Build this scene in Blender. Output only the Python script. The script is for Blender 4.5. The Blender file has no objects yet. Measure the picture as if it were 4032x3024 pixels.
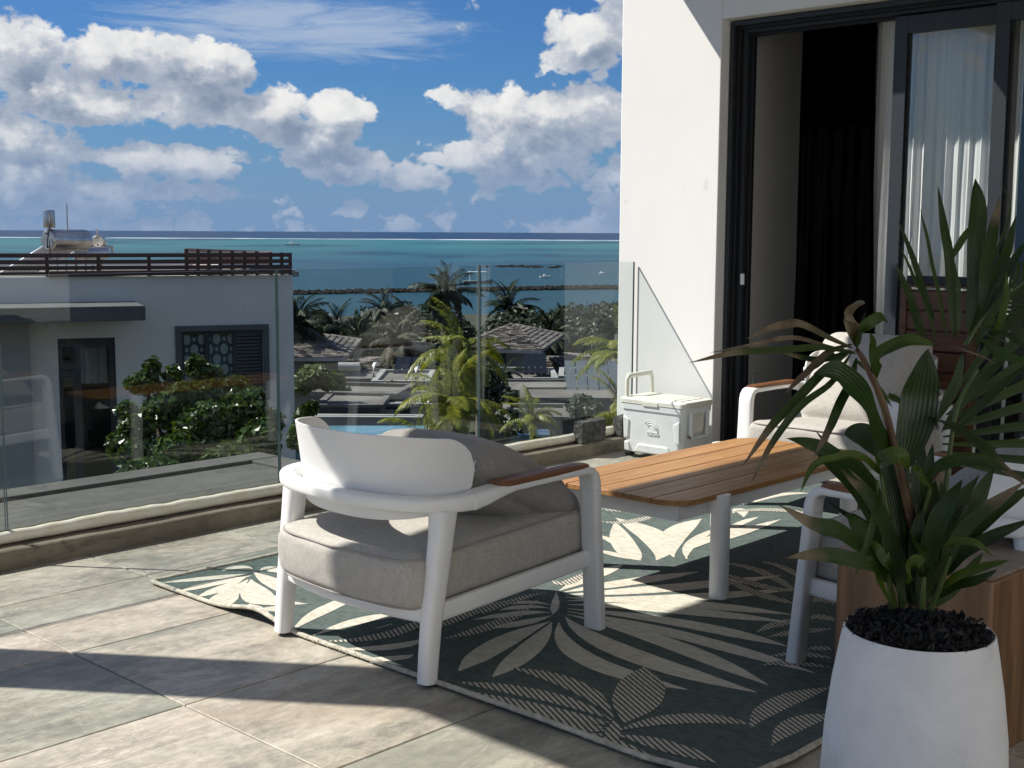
import bpy, math, random
from math import sin, cos, pi, radians, sqrt, tan, atan2
from mathutils import Vector, Matrix, noise

random.seed(7)
SC = bpy.context.scene
COL = SC.collection

# ------------------------------------------------------------------ camera
PW, PH = 4032.0, 3024.0
FPX, YAW, PITCH, ROLL, EYE = 4978.4, 0.75389, 0.119345, 0.00494, 1.24
cF = Vector((cos(YAW)*cos(PITCH), sin(YAW)*cos(PITCH), -sin(PITCH)))
_r = Vector((sin(YAW), -cos(YAW), 0)); _u = _r.cross(cF)
cR = cos(ROLL)*_r + sin(ROLL)*_u
cU = -sin(ROLL)*_r + cos(ROLL)*_u
EYEP = Vector((0, 0, EYE))
cd = bpy.data.cameras.new('camera'); cam = bpy.data.objects.new('camera', cd); COL.objects.link(cam)
cd.sensor_width = 36.0; cd.lens = FPX/PW*36.0; cd.clip_start = 0.05; cd.clip_end = 90000
M = Matrix((cR, cU, -cF)).transposed().to_4x4(); M.translation = EYEP
cam.matrix_world = M
SC.camera = cam

# ------------------------------------------------------------------ exposure
SC.view_settings.view_transform = 'Standard'; SC.view_settings.look = 'None'
SC.view_settings.exposure = 0.50; SC.view_settings.gamma = 1.0
SC.view_settings.use_curve_mapping = False
SC.render.engine = 'CYCLES'
SC.cycles.max_bounces = 10; SC.cycles.transparent_max_bounces = 24
SC.cycles.diffuse_bounces = 4; SC.cycles.caustics_reflective = False; SC.cycles.caustics_refractive = False

def ray(u, v):
    return cF + (u-PW/2)/FPX*cR - (v-PH/2)/FPX*cU
def onz(u, v, z=0.0):
    d = ray(u, v); return EYEP + d*((z-EYE)/d.z)
def dep(u, v, D):                 # point at perpendicular distance D
    return EYEP + ray(u, v)*D

# ------------------------------------------------------------------ sun + sky
SUND = Vector((0.397, -0.547, -0.737)).normalized()      # direction the light travels
sl = bpy.data.lights.new('sun', 'SUN'); sl.energy = 5.0; sl.angle = radians(0.53); sl.color = (1.0, 0.95, 0.87)
so = bpy.data.objects.new('sun', sl); COL.objects.link(so)
so.rotation_euler = SUND.to_track_quat('-Z', 'Y').to_euler()
so.location = (-10, 14, 20)
SUN_EL = math.asin(-SUND.z); SUN_AZ = atan2(-SUND.x, -SUND.y)    # rotation measured from +Y towards +X

class NT:
    def __init__(s, tree): s.t = tree; s.n = tree.nodes; s.l = tree.links
    def node(s, typ, **kw):
        nd = s.n.new(typ)
        for k, v in kw.items(): setattr(nd, k, v)
        return nd
    def link(s, a, b): s.l.new(a, b)
    def inp(s, sock, v):
        if isinstance(v, bpy.types.NodeSocket): s.l.new(v, sock)
        elif v is not None: sock.default_value = v
    def math(s, op, a, b=None, c=None, clamp=False):
        nd = s.node('ShaderNodeMath', operation=op, use_clamp=clamp)
        s.inp(nd.inputs[0], a)
        if b is not None: s.inp(nd.inputs[1], b)
        if c is not None: s.inp(nd.inputs[2], c)
        return nd.outputs[0]
    def vmath(s, op, a, b=None):
        nd = s.node('ShaderNodeVectorMath', operation=op); s.inp(nd.inputs[0], a)
        if b is not None: s.inp(nd.inputs[1], b)
        return nd.outputs['Value'] if op in ('DOT_PRODUCT', 'LENGTH') else nd.outputs[0]
    def noise(s, vec, scale, detail=4, rough=.55, dist=0.0, out=0):
        nd = s.node('ShaderNodeTexNoise'); s.inp(nd.inputs['Vector'], vec)
        nd.inputs['Scale'].default_value = scale; nd.inputs['Detail'].default_value = detail
        nd.inputs['Roughness'].default_value = rough; nd.inputs['Distortion'].default_value = dist
        return nd.outputs[out]
    def ramp(s, fac, stops, interp='LINEAR'):
        nd = s.node('ShaderNodeValToRGB'); cr = nd.color_ramp; cr.interpolation = interp
        while len(cr.elements) < len(stops): cr.elements.new(0.5)
        for e, (p, c) in zip(cr.elements, stops):
            e.position = p; e.color = (c[0], c[1], c[2], 1) if hasattr(c, '__len__') else (c, c, c, 1)
        s.inp(nd.inputs[0], fac); return nd.outputs[0]
    def mix(s, fac, a, b, blend='MIX'):
        nd = s.node('ShaderNodeMix', data_type='RGBA', blend_type=blend)
        s.inp(nd.inputs[0], fac)
        for k, v in ((6, a), (7, b)):
            if isinstance(v, tuple) and len(v) == 3: v = (*v, 1)
            s.inp(nd.inputs[k], v)
        return nd.outputs[2]
    def sstep(s, x, a, b):
        nd = s.node('ShaderNodeMapRange', interpolation_type='SMOOTHSTEP')
        s.inp(nd.inputs[0], x); nd.inputs[1].default_value = a; nd.inputs[2].default_value = b
        return nd.outputs[0]
    def mapping(s, vec, scale=(1, 1, 1), rot=(0, 0, 0), loc=(0, 0, 0)):
        nd = s.node('ShaderNodeMapping'); s.inp(nd.inputs[0], vec)
        nd.inputs['Scale'].default_value = scale; nd.inputs['Rotation'].default_value = rot; nd.inputs['Location'].default_value = loc
        return nd.outputs[0]

world = bpy.data.worlds.new('World'); SC.world = world; world.use_nodes = True
world.node_tree.nodes.clear()
W = NT(world.node_tree)

# cumulus banks: centre and half size in photograph pixels -> directions
BLOBS = [(130,170,250,120,1.0),(470,230,330,140,1.0),(820,300,220,140,.95),(300,400,560,110,1.0),(60,330,330,170,1.0),
         (640,420,330,90,.95),(1080,430,200,110,1.05),(1330,440,170,90,.9),(1180,520,300,70,1.0),
         (2330,150,210,170,1.15),(2560,60,300,240,1.1),(1810,400,130,80,.85),(2060,470,330,120,1.0),(2280,470,300,150,1.0),(1980,600,380,90,.9),
         (250,600,420,70,.95),(760,640,420,75,.95),(1330,640,250,95,1.0),(1560,690,220,60,.8),(2200,690,300,80,.75),(420,740,700,55,.7),(-400,300,450,260,1.0),(2900,520,500,180,1.0)]
g = bpy.data.node_groups.new('cloud_density', 'ShaderNodeTree')
g.interface.new_socket('dir', in_out='INPUT', socket_type='NodeSocketVector')
g.interface.new_socket('density', in_out='OUTPUT', socket_type='NodeSocketFloat')
G = NT(g); gi = G.node('NodeGroupInput'); go = G.node('NodeGroupOutput')
D0 = gi.outputs[0]
env = None
for (bx, by, rx, ry, st) in BLOBS:
    c = ray(bx, by); sc = 1.0/c.length; c = c.normalized()
    r = cR - c*cR.dot(c); r.normalize(); up = cU - c*cU.dot(c); up.normalize()
    df = G.vmath('SUBTRACT', D0, tuple(c))
    a = G.vmath('DOT_PRODUCT', df, tuple(r/(rx/FPX*sc))); b = G.vmath('DOT_PRODUCT', df, tuple(up/(ry/FPX*sc)))
    q = G.math('ADD', G.math('MULTIPLY', a, a), G.math('MULTIPLY', b, b))
    e = G.math('MULTIPLY', G.math('SUBTRACT', 1.0, q), st)
    env = e if env is None else G.math('SMOOTH_MAX', env, e, .35)
st3 = G.mapping(D0, scale=(1, 1, 1.35))
n0 = G.noise(G.mapping(D0, scale=(1, 1, 3.0)), 2.6, 3, .5)         # broad banks everywhere else
gen = G.math('MULTIPLY_ADD', n0, 6.0, -3.15)
env = G.math('MAXIMUM', env, gen)
vo = G.node('ShaderNodeTexVoronoi'); vo.feature = 'F1'
wob = G.vmath('ADD', st3, G.vmath('MULTIPLY', G.noise(st3, 42, 4, .6, 0, 1), (.030, .030, .030)))
G.link(wob, vo.inputs['Vector']); vo.inputs['Scale'].default_value = 30; vo.inputs['Detail'].default_value = 2.0; vo.inputs['Roughness'].default_value = .55
n1 = G.noise(st3, 15, 9, .62)
puff = G.math('SUBTRACT', .70, vo.outputs['Distance'])
det = G.math('ADD', G.math('MULTIPLY', puff, 1.3), G.math('MULTIPLY_ADD', n1, 2.6, -1.3))
env = G.math('MAXIMUM', env, -1.3)
den = G.math('ADD', G.math('MULTIPLY_ADD', env, 1.3, .22), det)
G.link(den, go.inputs[0])

tc = W.node('ShaderNodeTexCoord'); DIR = tc.outputs['Generated']
sky = W.node('ShaderNodeTexSky', sky_type='NISHITA', sun_disc=False)
sky.sun_elevation = SUN_EL; sky.sun_rotation = SUN_AZ; sky.air_density = 1.0; sky.dust_density = .6; sky.ozone_density = 2.0; sky.altitude = 20
def cloud(vec):
    nd = W.node('ShaderNodeGroup'); nd.node_tree = g; W.link(vec, nd.inputs[0]); return nd.outputs[0]
d0 = cloud(DIR)
# towards the sun on the sky as seen from here, mostly up
sdir = -SUND
off = (cU*0.019 - cR*0.011)
d1 = cloud(W.vmath('ADD', DIR, tuple(off)))
mask = W.sstep(d0, 0.0, .42)
lit = W.sstep(W.math('SUBTRACT', d0, d1), -.75, 1.45)
thick = W.sstep(d0, .2, 2.2)
shade = W.math('MULTIPLY', W.math('SUBTRACT', 1.0, lit), W.math('MULTIPLY_ADD', thick, .6, .4))
ccol = W.ramp(shade, [(0.0, (1.0, 1.0, .985)), (.26, (.60, .65, .73)), (.55, (.34, .41, .53)), (1.0, (.21, .28, .41))])
ccol = W.mix(1.0, ccol, W.ramp(W.noise(DIR, 34, 7, .66), [(.32, (6.3, 6.4, 6.7)), (.62, (8.6, 8.5, 8.35))]), 'MULTIPLY')
sep = W.node('ShaderNodeSeparateXYZ'); W.link(DIR, sep.inputs[0]); ELV = sep.outputs[2]
# clear sky: the model's sky, its blue kept deep
skyc = W.mix(1.0, sky.outputs[0], (0.26, 0.50, 0.84), 'MULTIPLY')
hzf = W.sstep(ELV, .13, -.03)
skyc = W.mix(W.math('MULTIPLY', hzf, .9), skyc, (1.85, 3.05, 5.2))
ccol = W.mix(W.math('MULTIPLY', W.sstep(ELV, .10, .0), .80), ccol, (1.9, 2.95, 4.8))
# thin high streaks
cir = W.noise(W.mapping(DIR, scale=(1.0, 1.0, 7.0), rot=(0, .05, 0)), 13, 9, .68, .9)
cc = ray(1150, 110).normalized(); cr_ = ray(1150, 110)
df = W.vmath('SUBTRACT', DIR, tuple(cc)); a = W.vmath('DOT_PRODUCT', df, tuple(cR/.15)); b = W.vmath('DOT_PRODUCT', df, tuple(cU/.028))
ce = W.math('SUBTRACT', 1.0, W.math('ADD', W.math('MULTIPLY', a, a), W.math('MULTIPLY', b, b)))
ce = W.math('MAXIMUM', ce, -.35)
cm = W.math('MULTIPLY', W.sstep(W.math('ADD', W.math('MULTIPLY', ce, .42), cir), .52, 1.0), .72)
skyc = W.mix(cm, skyc, (4.4, 5.2, 6.4))
allc = W.mix(W.math('MULTIPLY', mask, .95), skyc, ccol)
bg = W.node('ShaderNodeBackground'); W.link(allc, bg.inputs[0]); bg.inputs[1].default_value = 0.076
wo = W.node('ShaderNodeOutputWorld'); W.link(bg.outputs[0], wo.inputs[0])
world.cycles.sampling_method = 'MANUAL'; world.cycles.sample_map_resolution = 512

# ------------------------------------------------------------------ helpers
def tag(o, label=None, cat=None, group=None, kind=None):
    if label: o['label'] = label
    if cat: o['category'] = cat
    if group: o['group'] = group
    if kind: o['kind'] = kind
    return o
def empty(name, loc=(0, 0, 0), rz=0, label=None, cat=None, group=None, kind=None):
    o = bpy.data.objects.new(name, None); COL.objects.link(o); o.location = loc; o.rotation_euler = (0, 0, rz)
    o.empty_display_size = .1
    return tag(o, label, cat, group, kind)

class MB:
    def __init__(s): s.v = []; s.f = []; s.mi = []; s.cur = 0
    def add(s, vs, fs):
        o = len(s.v); s.v += [tuple(p) for p in vs]; s.f += [tuple(i+o for i in f) for f in fs]; s.mi += [s.cur]*len(fs); return s
    def box(s, x0, x1, y0, y1, z0, z1, m=None):
        vs = [(x0,y0,z0),(x1,y0,z0),(x1,y1,z0),(x0,y1,z0),(x0,y0,z1),(x1,y0,z1),(x1,y1,z1),(x0,y1,z1)]
        if m is not None: vs = [m @ Vector(p) for p in vs]
        return s.add(vs, [(3,2,1,0),(4,5,6,7),(0,1,5,4),(1,2,6,5),(2,3,7,6),(3,0,4,7)])
    def tube(s, pts, rad, n=10, power=2.0, up=(0, 0, 1), cap=True):
        """sweep a (super)elliptic ring; rad = r | (a,b) | list of either"""
        pts = [Vector(p) for p in pts]; k = len(pts)
        if not isinstance(rad, list): rad = [rad]*k
        rings = []; up = Vector(up)
        for i, p in enumerate(pts):
            t = (pts[min(i+1, k-1)] - pts[max(i-1, 0)]).normalized()
            a = t.cross(up)
            if a.length < 1e-4: a = t.cross(Vector((1, 0, 0)))
            a.normalize(); b = a.cross(t).normalized()
            ra, rb = rad[i] if isinstance(rad[i], tuple) else (rad[i], rad[i])
            ring = []
            for j in range(n):
                th = 2*pi*(j+.5)/n; c, d = cos(th), sin(th)
                if power != 2.0:
                    c = math.copysign(abs(c)**(2/power), c); d = math.copysign(abs(d)**(2/power), d)
                ring.append(p + a*c*ra + b*d*rb)
            rings.append(ring)
        vs = [q for r in rings for q in r]; fs = []
        for i in range(k-1):
            for j in range(n):
                j2 = (j+1) % n; fs.append((i*n+j, i*n+j2, (i+1)*n+j2, (i+1)*n+j))
        if cap: fs.append(tuple(reversed(range(n)))); fs.append(tuple((k-1)*n+j for j in range(n)))
        return s.add(vs, fs)
    def lathe(s, prof, n=32, c=(0, 0, 0)):
        vs = []; fs = []; k = len(prof)
        for r, z in prof:
            for j in range(n): vs.append((c[0]+r*cos(2*pi*j/n), c[1]+r*sin(2*pi*j/n), c[2]+z))
        for i in range(k-1):
            for j in range(n):
                j2 = (j+1) % n; fs.append((i*n+j, i*n+j2, (i+1)*n+j2, (i+1)*n+j))
        return s.add(vs, fs)
    def grid(s, fn, nu, nv):
        vs = [fn(i/nu, j/nv) for j in range(nv+1) for i in range(nu+1)]
        fs = [(j*(nu+1)+i, j*(nu+1)+i+1, (j+1)*(nu+1)+i+1, (j+1)*(nu+1)+i) for j in range(nv) for i in range(nu)]
        return s.add(vs, fs)
    def prism(s, poly, z0, z1, m=None):
        n = len(poly); vs = [(x, y, z0) for x, y in poly] + [(x, y, z1) for x, y in poly]
        if m is not None: vs = [m @ Vector(p) for p in vs]
        return s.add(vs, [tuple(reversed(range(n))), tuple(range(n, 2*n))] + [(i, (i+1) % n, n+(i+1) % n, n+i) for i in range(n)])
    def mesh(s, name, mats, smooth=False):
        me = bpy.data.meshes.new(name); me.from_pydata(s.v, [], s.f)
        for m in (mats if isinstance(mats, (list, tuple)) else [mats]): me.materials.append(m)
        if any(s.mi): me.polygons.foreach_set('material_index', s.mi)
        if smooth: me.polygons.foreach_set('use_smooth', [True]*len(me.polygons))
        me.update(); return me
    def obj(s, name, mats, parent=None, smooth=False, bevel=0, seg=2, loc=None, sharp=None, kind=None, label=None):
        o = bpy.data.objects.new(name, s.mesh(name, mats, smooth)); COL.objects.link(o)
        if parent: o.parent = parent
        if loc: o.location = loc
        if bevel:
            b = o.modifiers.new('bevel', 'BEVEL'); b.width = bevel; b.segments = seg; b.limit_method = 'ANGLE'; b.angle_limit = radians(40)
            if seg > 1: o.data.polygons.foreach_set('use_smooth', [True]*len(o.data.polygons)); 
        if sharp or (bevel and seg > 1):
            try: o.data.set_sharp_from_angle(angle=radians(sharp or 35))
            except Exception: pass
        if kind: o['kind'] = kind
        if label: o['label'] = label
        return o

def copy_tree(o, parent=None):
    c = o.copy(); COL.objects.link(c); c.parent = parent
    for ch in list(o.children): copy_tree(ch, c)
    return c

# ------------------------------------------------------------------ materials
def mat(name, color=(.5, .5, .5), rough=.6, metal=0.0, spec=.5, build=None, **kw):
    m = bpy.data.materials.new(name); m.use_nodes = True; t = NT(m.node_tree)
    b = m.node_tree.nodes['Principled BSDF']
    b.inputs['Base Color'].default_value = (*color, 1); b.inputs['Roughness'].default_value = rough
    b.inputs['Metallic'].default_value = metal; b.inputs['Specular IOR Level'].default_value = spec
    for k, v in kw.items(): b.inputs[k.replace('_', ' ')].default_value = v
    if build: build(t, b)
    return m
def objc(t): return t.node('ShaderNodeTexCoord').outputs['Object']
def wpos(t): return t.node('ShaderNodeNewGeometry').outputs['Position']
def bump(t, b, h, strength=.3, dist=.01):
    nd = t.node('ShaderNodeBump'); nd.inputs['Strength'].default_value = strength; nd.inputs['Distance'].default_value = dist
    t.inp(nd.inputs['Height'], h); t.link(nd.outputs[0], b.inputs['Normal'])
def noisy(c1, c2, scale=5, detail=5, bstr=.2, bscale=None, bdist=.01, lo=.35, hi=.65, world_=False, stretch=(1, 1, 1)):
    def f(t, b):
        p = t.mapping(wpos(t) if world_ else objc(t), scale=stretch)
        n = t.noise(p, scale, detail, .6)
        t.link(t.ramp(n, [(lo, c1), (hi, c2)]), b.inputs['Base Color'])
        if bstr: bump(t, b, t.noise(p, bscale or scale*6, 4, .6), bstr, bdist)
    return f

def stucco(c=(.80, .79, .765), stains=True):
    def f(t, b):
        p = wpos(t)
        n = t.noise(t.mapping(p, scale=(1, 1, .5)), 1.6, 6, .6)
        col = t.ramp(n, [(.3, tuple(x*.94 for x in c)), (.62, c)])
        if stains:
            s = t.noise(p, 9, 3, .5); col = t.mix(t.sstep(s, .70, .80), col, tuple(x*.86 for x in c))
        t.link(col, b.inputs['Base Color'])
        h = t.math('ADD', t.noise(p, 60, 5, .6), t.math('MULTIPLY', t.noise(p, 4, 3, .5), 2.0))
        bump(t, b, h, .10, .005)
    return f
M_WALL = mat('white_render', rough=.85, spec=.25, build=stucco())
M_TAUPE = mat('taupe_terrace_render', rough=.9, spec=.2, build=stucco((.26, .25, .235), False))
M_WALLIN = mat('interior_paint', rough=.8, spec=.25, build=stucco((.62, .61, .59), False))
M_SOFFIT = mat('soffit_paint', rough=.9, build=stucco((.72, .71, .69), False))
M_DARKMETAL = mat('dark_aluminium', (.028, .034, .040), .42, spec=.45)
M_BLACK = mat('black_gasket', (.008, .009, .011), .55)
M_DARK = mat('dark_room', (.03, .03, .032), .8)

def tile_build(t, b):
    oi = t.node('ShaderNodeObjectInfo'); rnd = oi.outputs['Random']
    p = wpos(t)
    cx_ = t.node('ShaderNodeCombineXYZ'); t.inp(cx_.inputs[0], t.math('MULTIPLY', rnd, 37.0)); t.inp(cx_.inputs[1], t.math('MULTIPLY', rnd, 91.0))
    q = t.vmath('ADD', p, cx_.outputs[0])
    qq = t.mapping(q, scale=(.75, 2.1, 1), rot=(0, 0, .22))
    n = t.noise(qq, 2.3, 10, .68, .55)
    n2 = t.noise(t.mapping(q, scale=(1, 1.6, 1)), 17, 12, .80, .3)
    f = t.math('ADD', t.math('MULTIPLY', n, .5), t.math('MULTIPLY', n2, .5))
    col = t.ramp(f, [(.36, (.145, .145, .130)), (.44, (.260, .255, .228)), (.51, (.375, .362, .322)), (.58, (.48, .465, .42)), (.68, (.62, .605, .56))])
    tn = t.noise(qq, 1.1, 6, .62, .6)
    col = t.mix(t.math('MULTIPLY', t.sstep(tn, .50, .66), .42), col, (.40, .325, .265))
    col = t.mix(t.math('MULTIPLY', t.sstep(tn, .49, .36), .55), col, (.185, .205, .185))
    v1 = t.noise(qq, 1.7, 8, .62, 1.1)
    vm = t.math('SUBTRACT', 1.0, t.sstep(t.math('ABSOLUTE', t.math('SUBTRACT', v1, .5)), .0, .013))
    vm = t.math('MULTIPLY', vm, t.sstep(t.noise(q, 3.1, 3, .5), .42, .62))
    col = t.mix(t.math('MULTIPLY', vm, .6), col, (.60, .59, .55))
    col = t.mix(1.0, col, t.ramp(rnd, [(0, (.88, .885, .82)), (.35, (1.02, .99, .92)), (.7, (1.12, 1.05, .98)), (1, (1.16, 1.09, 1.03))]), 'MULTIPLY')
    dirt = t.noise(p, 1.7, 6, .65, .4); col = t.mix(t.math('MULTIPLY', t.sstep(dirt, .54, .75), .35), col, (.20, .19, .165))
    t.link(col, b.inputs['Base Color'])
    t.link(t.ramp(n2, [(.3, .40), (.7, .60)]), b.inputs['Roughness'])
    bump(t, b, t.math('ADD', n2, t.math('MULTIPLY', n, .8)), .32, .004)
M_TILE = mat('slate_tile', rough=.5, spec=.45, build=tile_build)
M_GROUT = mat('grout', rough=.9, build=noisy((.40, .39, .35), (.60, .58, .53), 3, 5, .2, world_=True))
def conc_build(c1, c2, dark=(.09, .075, .055)):
    def f(t, b):
        p = wpos(t)
        n = t.noise(p, 3.2, 7, .65, .3); col = t.ramp(n, [(.32, c1), (.66, c2)])
        s = t.noise(t.mapping(p, scale=(1, 1, 3)), 6, 6, .7, .6); col = t.mix(t.math('MULTIPLY', t.sstep(s, .52, .68), .75), col, dark)
        t.link(col, b.inputs['Base Color']); bump(t, b, t.noise(p, 45, 6, .7), .5, .008)
    return f
M_KERB = mat('weathered_cement', rough=.9, build=conc_build((.155, .135, .10), (.30, .265, .205)))
M_LEDGE = mat('grey_screed', rough=.9, build=conc_build((.068, .067, .058), (.115, .112, .098), (.055, .057, .05)))
def bead_build(t, b):
    p = wpos(t); n = t.noise(p, 9, 6, .7, .5)
    s = t.node('ShaderNodeSeparateXYZ'); t.link(p, s.inputs[0])
    low = t.sstep(s.outputs[2], .092, .076)
    col = t.mix(t.math('MULTIPLY', low, t.sstep(n, .35, .6)), t.ramp(n, [(.3, (.72, .65, .47)), (.55, (.84, .81, .71))]), (.20, .095, .045))
    t.link(col, b.inputs['Base Color']); bump(t, b, n, .4, .01)
M_BEAD = mat('yellowed_sealant', rough=.6, build=bead_build)

def glass_mat(name, tint=(.90, .955, .94), refl=1.0, base=.08):
    m = bpy.data.materials.new(name); m.use_nodes = True; t = NT(m.node_tree); m.node_tree.nodes.clear()
    lw = t.node('ShaderNodeLayerWeight'); lw.inputs[0].default_value = .5
    f = t.math('POWER', lw.outputs['Facing'], 4.0)
    fac = t.math('MULTIPLY', t.math('MULTIPLY_ADD', f, 1-base, base), refl, clamp=True)
    tr = t.node('ShaderNodeBsdfTransparent'); tr.inputs[0].default_value = (*tint, 1)
    gl = t.node('ShaderNodeBsdfGlossy'); gl.inputs['Roughness'].default_value = .0; gl.inputs[0].default_value = (.95, 1, .98, 1)
    mx = t.node('ShaderNodeMixShader'); t.link(fac, mx.inputs[0]); t.link(tr.outputs[0], mx.inputs[1]); t.link(gl.outputs[0], mx.inputs[2])
    out = t.node('ShaderNodeOutputMaterial'); t.link(mx.outputs[0], out.inputs[0])
    return m
def clear_mat(name, tint):
    m = bpy.data.materials.new(name); m.use_nodes = True; t = NT(m.node_tree); m.node_tree.nodes.clear()
    tr = t.node('ShaderNodeBsdfTransparent'); tr.inputs[0].default_value = (*tint, 1)
    out = t.node('ShaderNodeOutputMaterial'); t.link(tr.outputs[0], out.inputs[0]); return m
M_GLASS = glass_mat('balustrade_glass', (.80, .845, .835), 1.0, .042)
M_GBACK = clear_mat('glass_far_face', (.985, .99, .99))
M_GEDGE = mat('glass_cut_edge', (.022, .045, .050), .15, spec=.6)
M_PANE = glass_mat('door_glass', (.93, .955, .95), 1.0, .08)
M_PANELT = glass_mat('window_glass', (.85, .88, .88), 1.0, .03)
M_PANEDK = glass_mat('tinted_window_glass', (.30, .34, .35), 1.0, .11)

def paint_build(t, b):
    p = objc(t); n = t.noise(p, 5, 5, .6)
    t.link(t.ramp(n, [(.3, (.77, .77, .76)), (.65, (.82, .82, .81))]), b.inputs['Base Color'])
    t.link(t.ramp(t.noise(p, 22, 4, .6), [(.3, .30), (.7, .42)]), b.inputs['Roughness'])
    bump(t, b, t.noise(p, 500, 2, .5), .04, .001)
M_PAINT = mat('white_powder_coat', rough=.35, spec=.5, build=paint_build)
M_SHELL = mat('white_shell', rough=.45, spec=.4, build=paint_build)
def wood_build(c1, c2, c3, axis=0, sc=1.0, objvar=True):
    def f(t, b):
        p = objc(t); oi = t.node('ShaderNodeObjectInfo')
        cx_ = t.node('ShaderNodeCombineXYZ'); t.inp(cx_.inputs[2], t.math('MULTIPLY', oi.outputs['Random'], 50.0)); t.inp(cx_.inputs[1], t.math('MULTIPLY', oi.outputs['Random'], 13.0))
        p = t.vmath('ADD', p, cx_.outputs[0])
        s = [14*sc, 14*sc, 14*sc]; s[axis] = .9*sc
        q = t.mapping(p, scale=tuple(s))
        n = t.noise(q, 2.2, 6, .62, .8); n2 = t.noise(q, 11, 5, .7)
        col = t.ramp(n, [(.28, c1), (.52, c2), (.74, c3)])
        col = t.mix(t.math('MULTIPLY', t.sstep(n2, .55, .75), .5), col, c1)
        col = t.mix(1.0, col, t.ramp(oi.outputs['Random'], [(0, (.86, .84, .80)), (1, (1.1, 1.06, 1.02))]), 'MULTIPLY')
        t.link(col, b.inputs['Base Color']); bump(t, b, n2, .25, .002)
        t.link(t.ramp(n2, [(.3, .40), (.7, .58)]), b.inputs['Roughness'])
    return f
M_TEAK = mat('oiled_teak', rough=.5, build=wood_build((.22, .105, .038), (.36, .190, .072), (.46, .265, .115)))
M_ARM = mat('teak_armrest', rough=.45, build=wood_build((.11, .042, .017), (.20, .085, .034), (.29, .135, .058)))
M_STUMP = mat('suar_wood', rough=.55, build=wood_build((.085, .045, .02), (.19, .105, .05), (.27, .155, .08), 2, .55))
M_STUMPTOP = mat('suar_top', rough=.5, build=wood_build((.13, .095, .075), (.25, .20, .165), (.34, .29, .25), 1, .6))
M_CRATE = mat('dark_wood', rough=.6, build=wood_build((.05, .022, .012), (.11, .048, .024), (.17, .08, .04), 1))
M_SLAT = mat('brown_slat', rough=.6, build=wood_build((.035, .018, .015), (.06, .03, .024), (.085, .045, .035)))
M_TANWOOD = mat('tan_boards', rough=.6, build=wood_build((.30, .16, .10), (.42, .24, .16), (.5, .3, .2)))

def fabric_build(c1, c2, wscale=420, bs=.5):
    wscale *= 3.7
    def f(t, b):
        p = objc(t)
        wv = t.noise(p, 900, 2, .5)
        slub = t.noise(t.mapping(p, scale=(1, 5, 5)), 34, 5, .7); slub2 = t.noise(t.mapping(p, scale=(5, 1, 1)), 30, 5, .7)
        f_ = t.math('ADD', t.math('MULTIPLY', slub, .5), t.math('MULTIPLY', slub2, .5))
        f_ = t.math('ADD', t.math('MULTIPLY', f_, .8), t.math('MULTIPLY', wv, .2))
        t.link(t.ramp(f_, [(.30, c1), (.60, c2)]), b.inputs['Base Color'])
        big = t.noise(p, 9, 4, .6, .5)
        bump(t, b, t.math('ADD', t.math('MULTIPLY', f_, .6), t.math('MULTIPLY', big, .5)), bs, .005)
        b.inputs['Sheen Weight'].default_value = .15
    return f
M_SEAT = mat('beige_grey_weave', rough=.95, spec=.15, build=fabric_build((.30, .285, .255), (.50, .475, .43)))
M_PILLOW = mat('grey_weave', rough=.95, spec=.15, build=fabric_build((.19, .18, .168), (.33, .318, .298)))
M_PIPE = mat('fabric_piping', (.33, .31, .285), .95, spec=.1)

def stripes_mix(t, p, ca, cb, freq=63, ang=0.5):
    q = t.mapping(p, rot=(0, 0, ang))
    w = t.node('ShaderNodeTexWave', bands_direction='X'); t.link(q, w.inputs[0]); w.inputs['Scale'].default_value = freq/3.0; w.inputs['Distortion'].default_value = .9; w.inputs['Detail'].default_value = 2; w.inputs['Detail Scale'].default_value = 3
    return t.mix(t.sstep(w.outputs['Fac'], .34, .56), ca, cb)
def rug_build(c1, c2, stripe=False, bs=.6):
    def f(t, b):
        p = wpos(t)
        q = t.mapping(p, rot=(0, 0, .0), scale=(2.2, 1, 1))
        n = t.noise(q, 26, 6, .72); n3 = t.noise(p, 3, 3, .5)
        col = t.ramp(t.math('ADD', t.math('MULTIPLY', n, .8), t.math('MULTIPLY', n3, .2)), [(.34, c1), (.62, c2)])
        if stripe: col = stripes_mix(t, p, (.115, .12, .108), col)
        t.link(col, b.inputs['Base Color'])
        loops = t.node('ShaderNodeTexVoronoi'); t.link(t.mapping(p, scale=(1.6, 1, 1)), loops.inputs[0]); loops.inputs['Scale'].default_value = 170
        bump(t, b, t.math('ADD', n, t.math('MULTIPLY', loops.outputs['Distance'], .8)), bs, .004)
    return f
M_RUG = mat('rug_teal', rough=1, spec=.05, build=rug_build((.070, .096, .090), (.135, .168, .158)))
M_RUGCREAM = mat('rug_cream', rough=1, spec=.05, build=rug_build((.47, .44, .36), (.68, .66, .57)))
M_RUGSTRIPE = mat('rug_stripe', rough=1, spec=.05, build=rug_build((.47, .44, .36), (.62, .60, .52), True))
M_RUGEDGE = mat('rug_binding', rough=1, spec=.05, build=noisy((.45, .42, .34), (.66, .63, .54), 40, 4, .8, 160))

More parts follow.
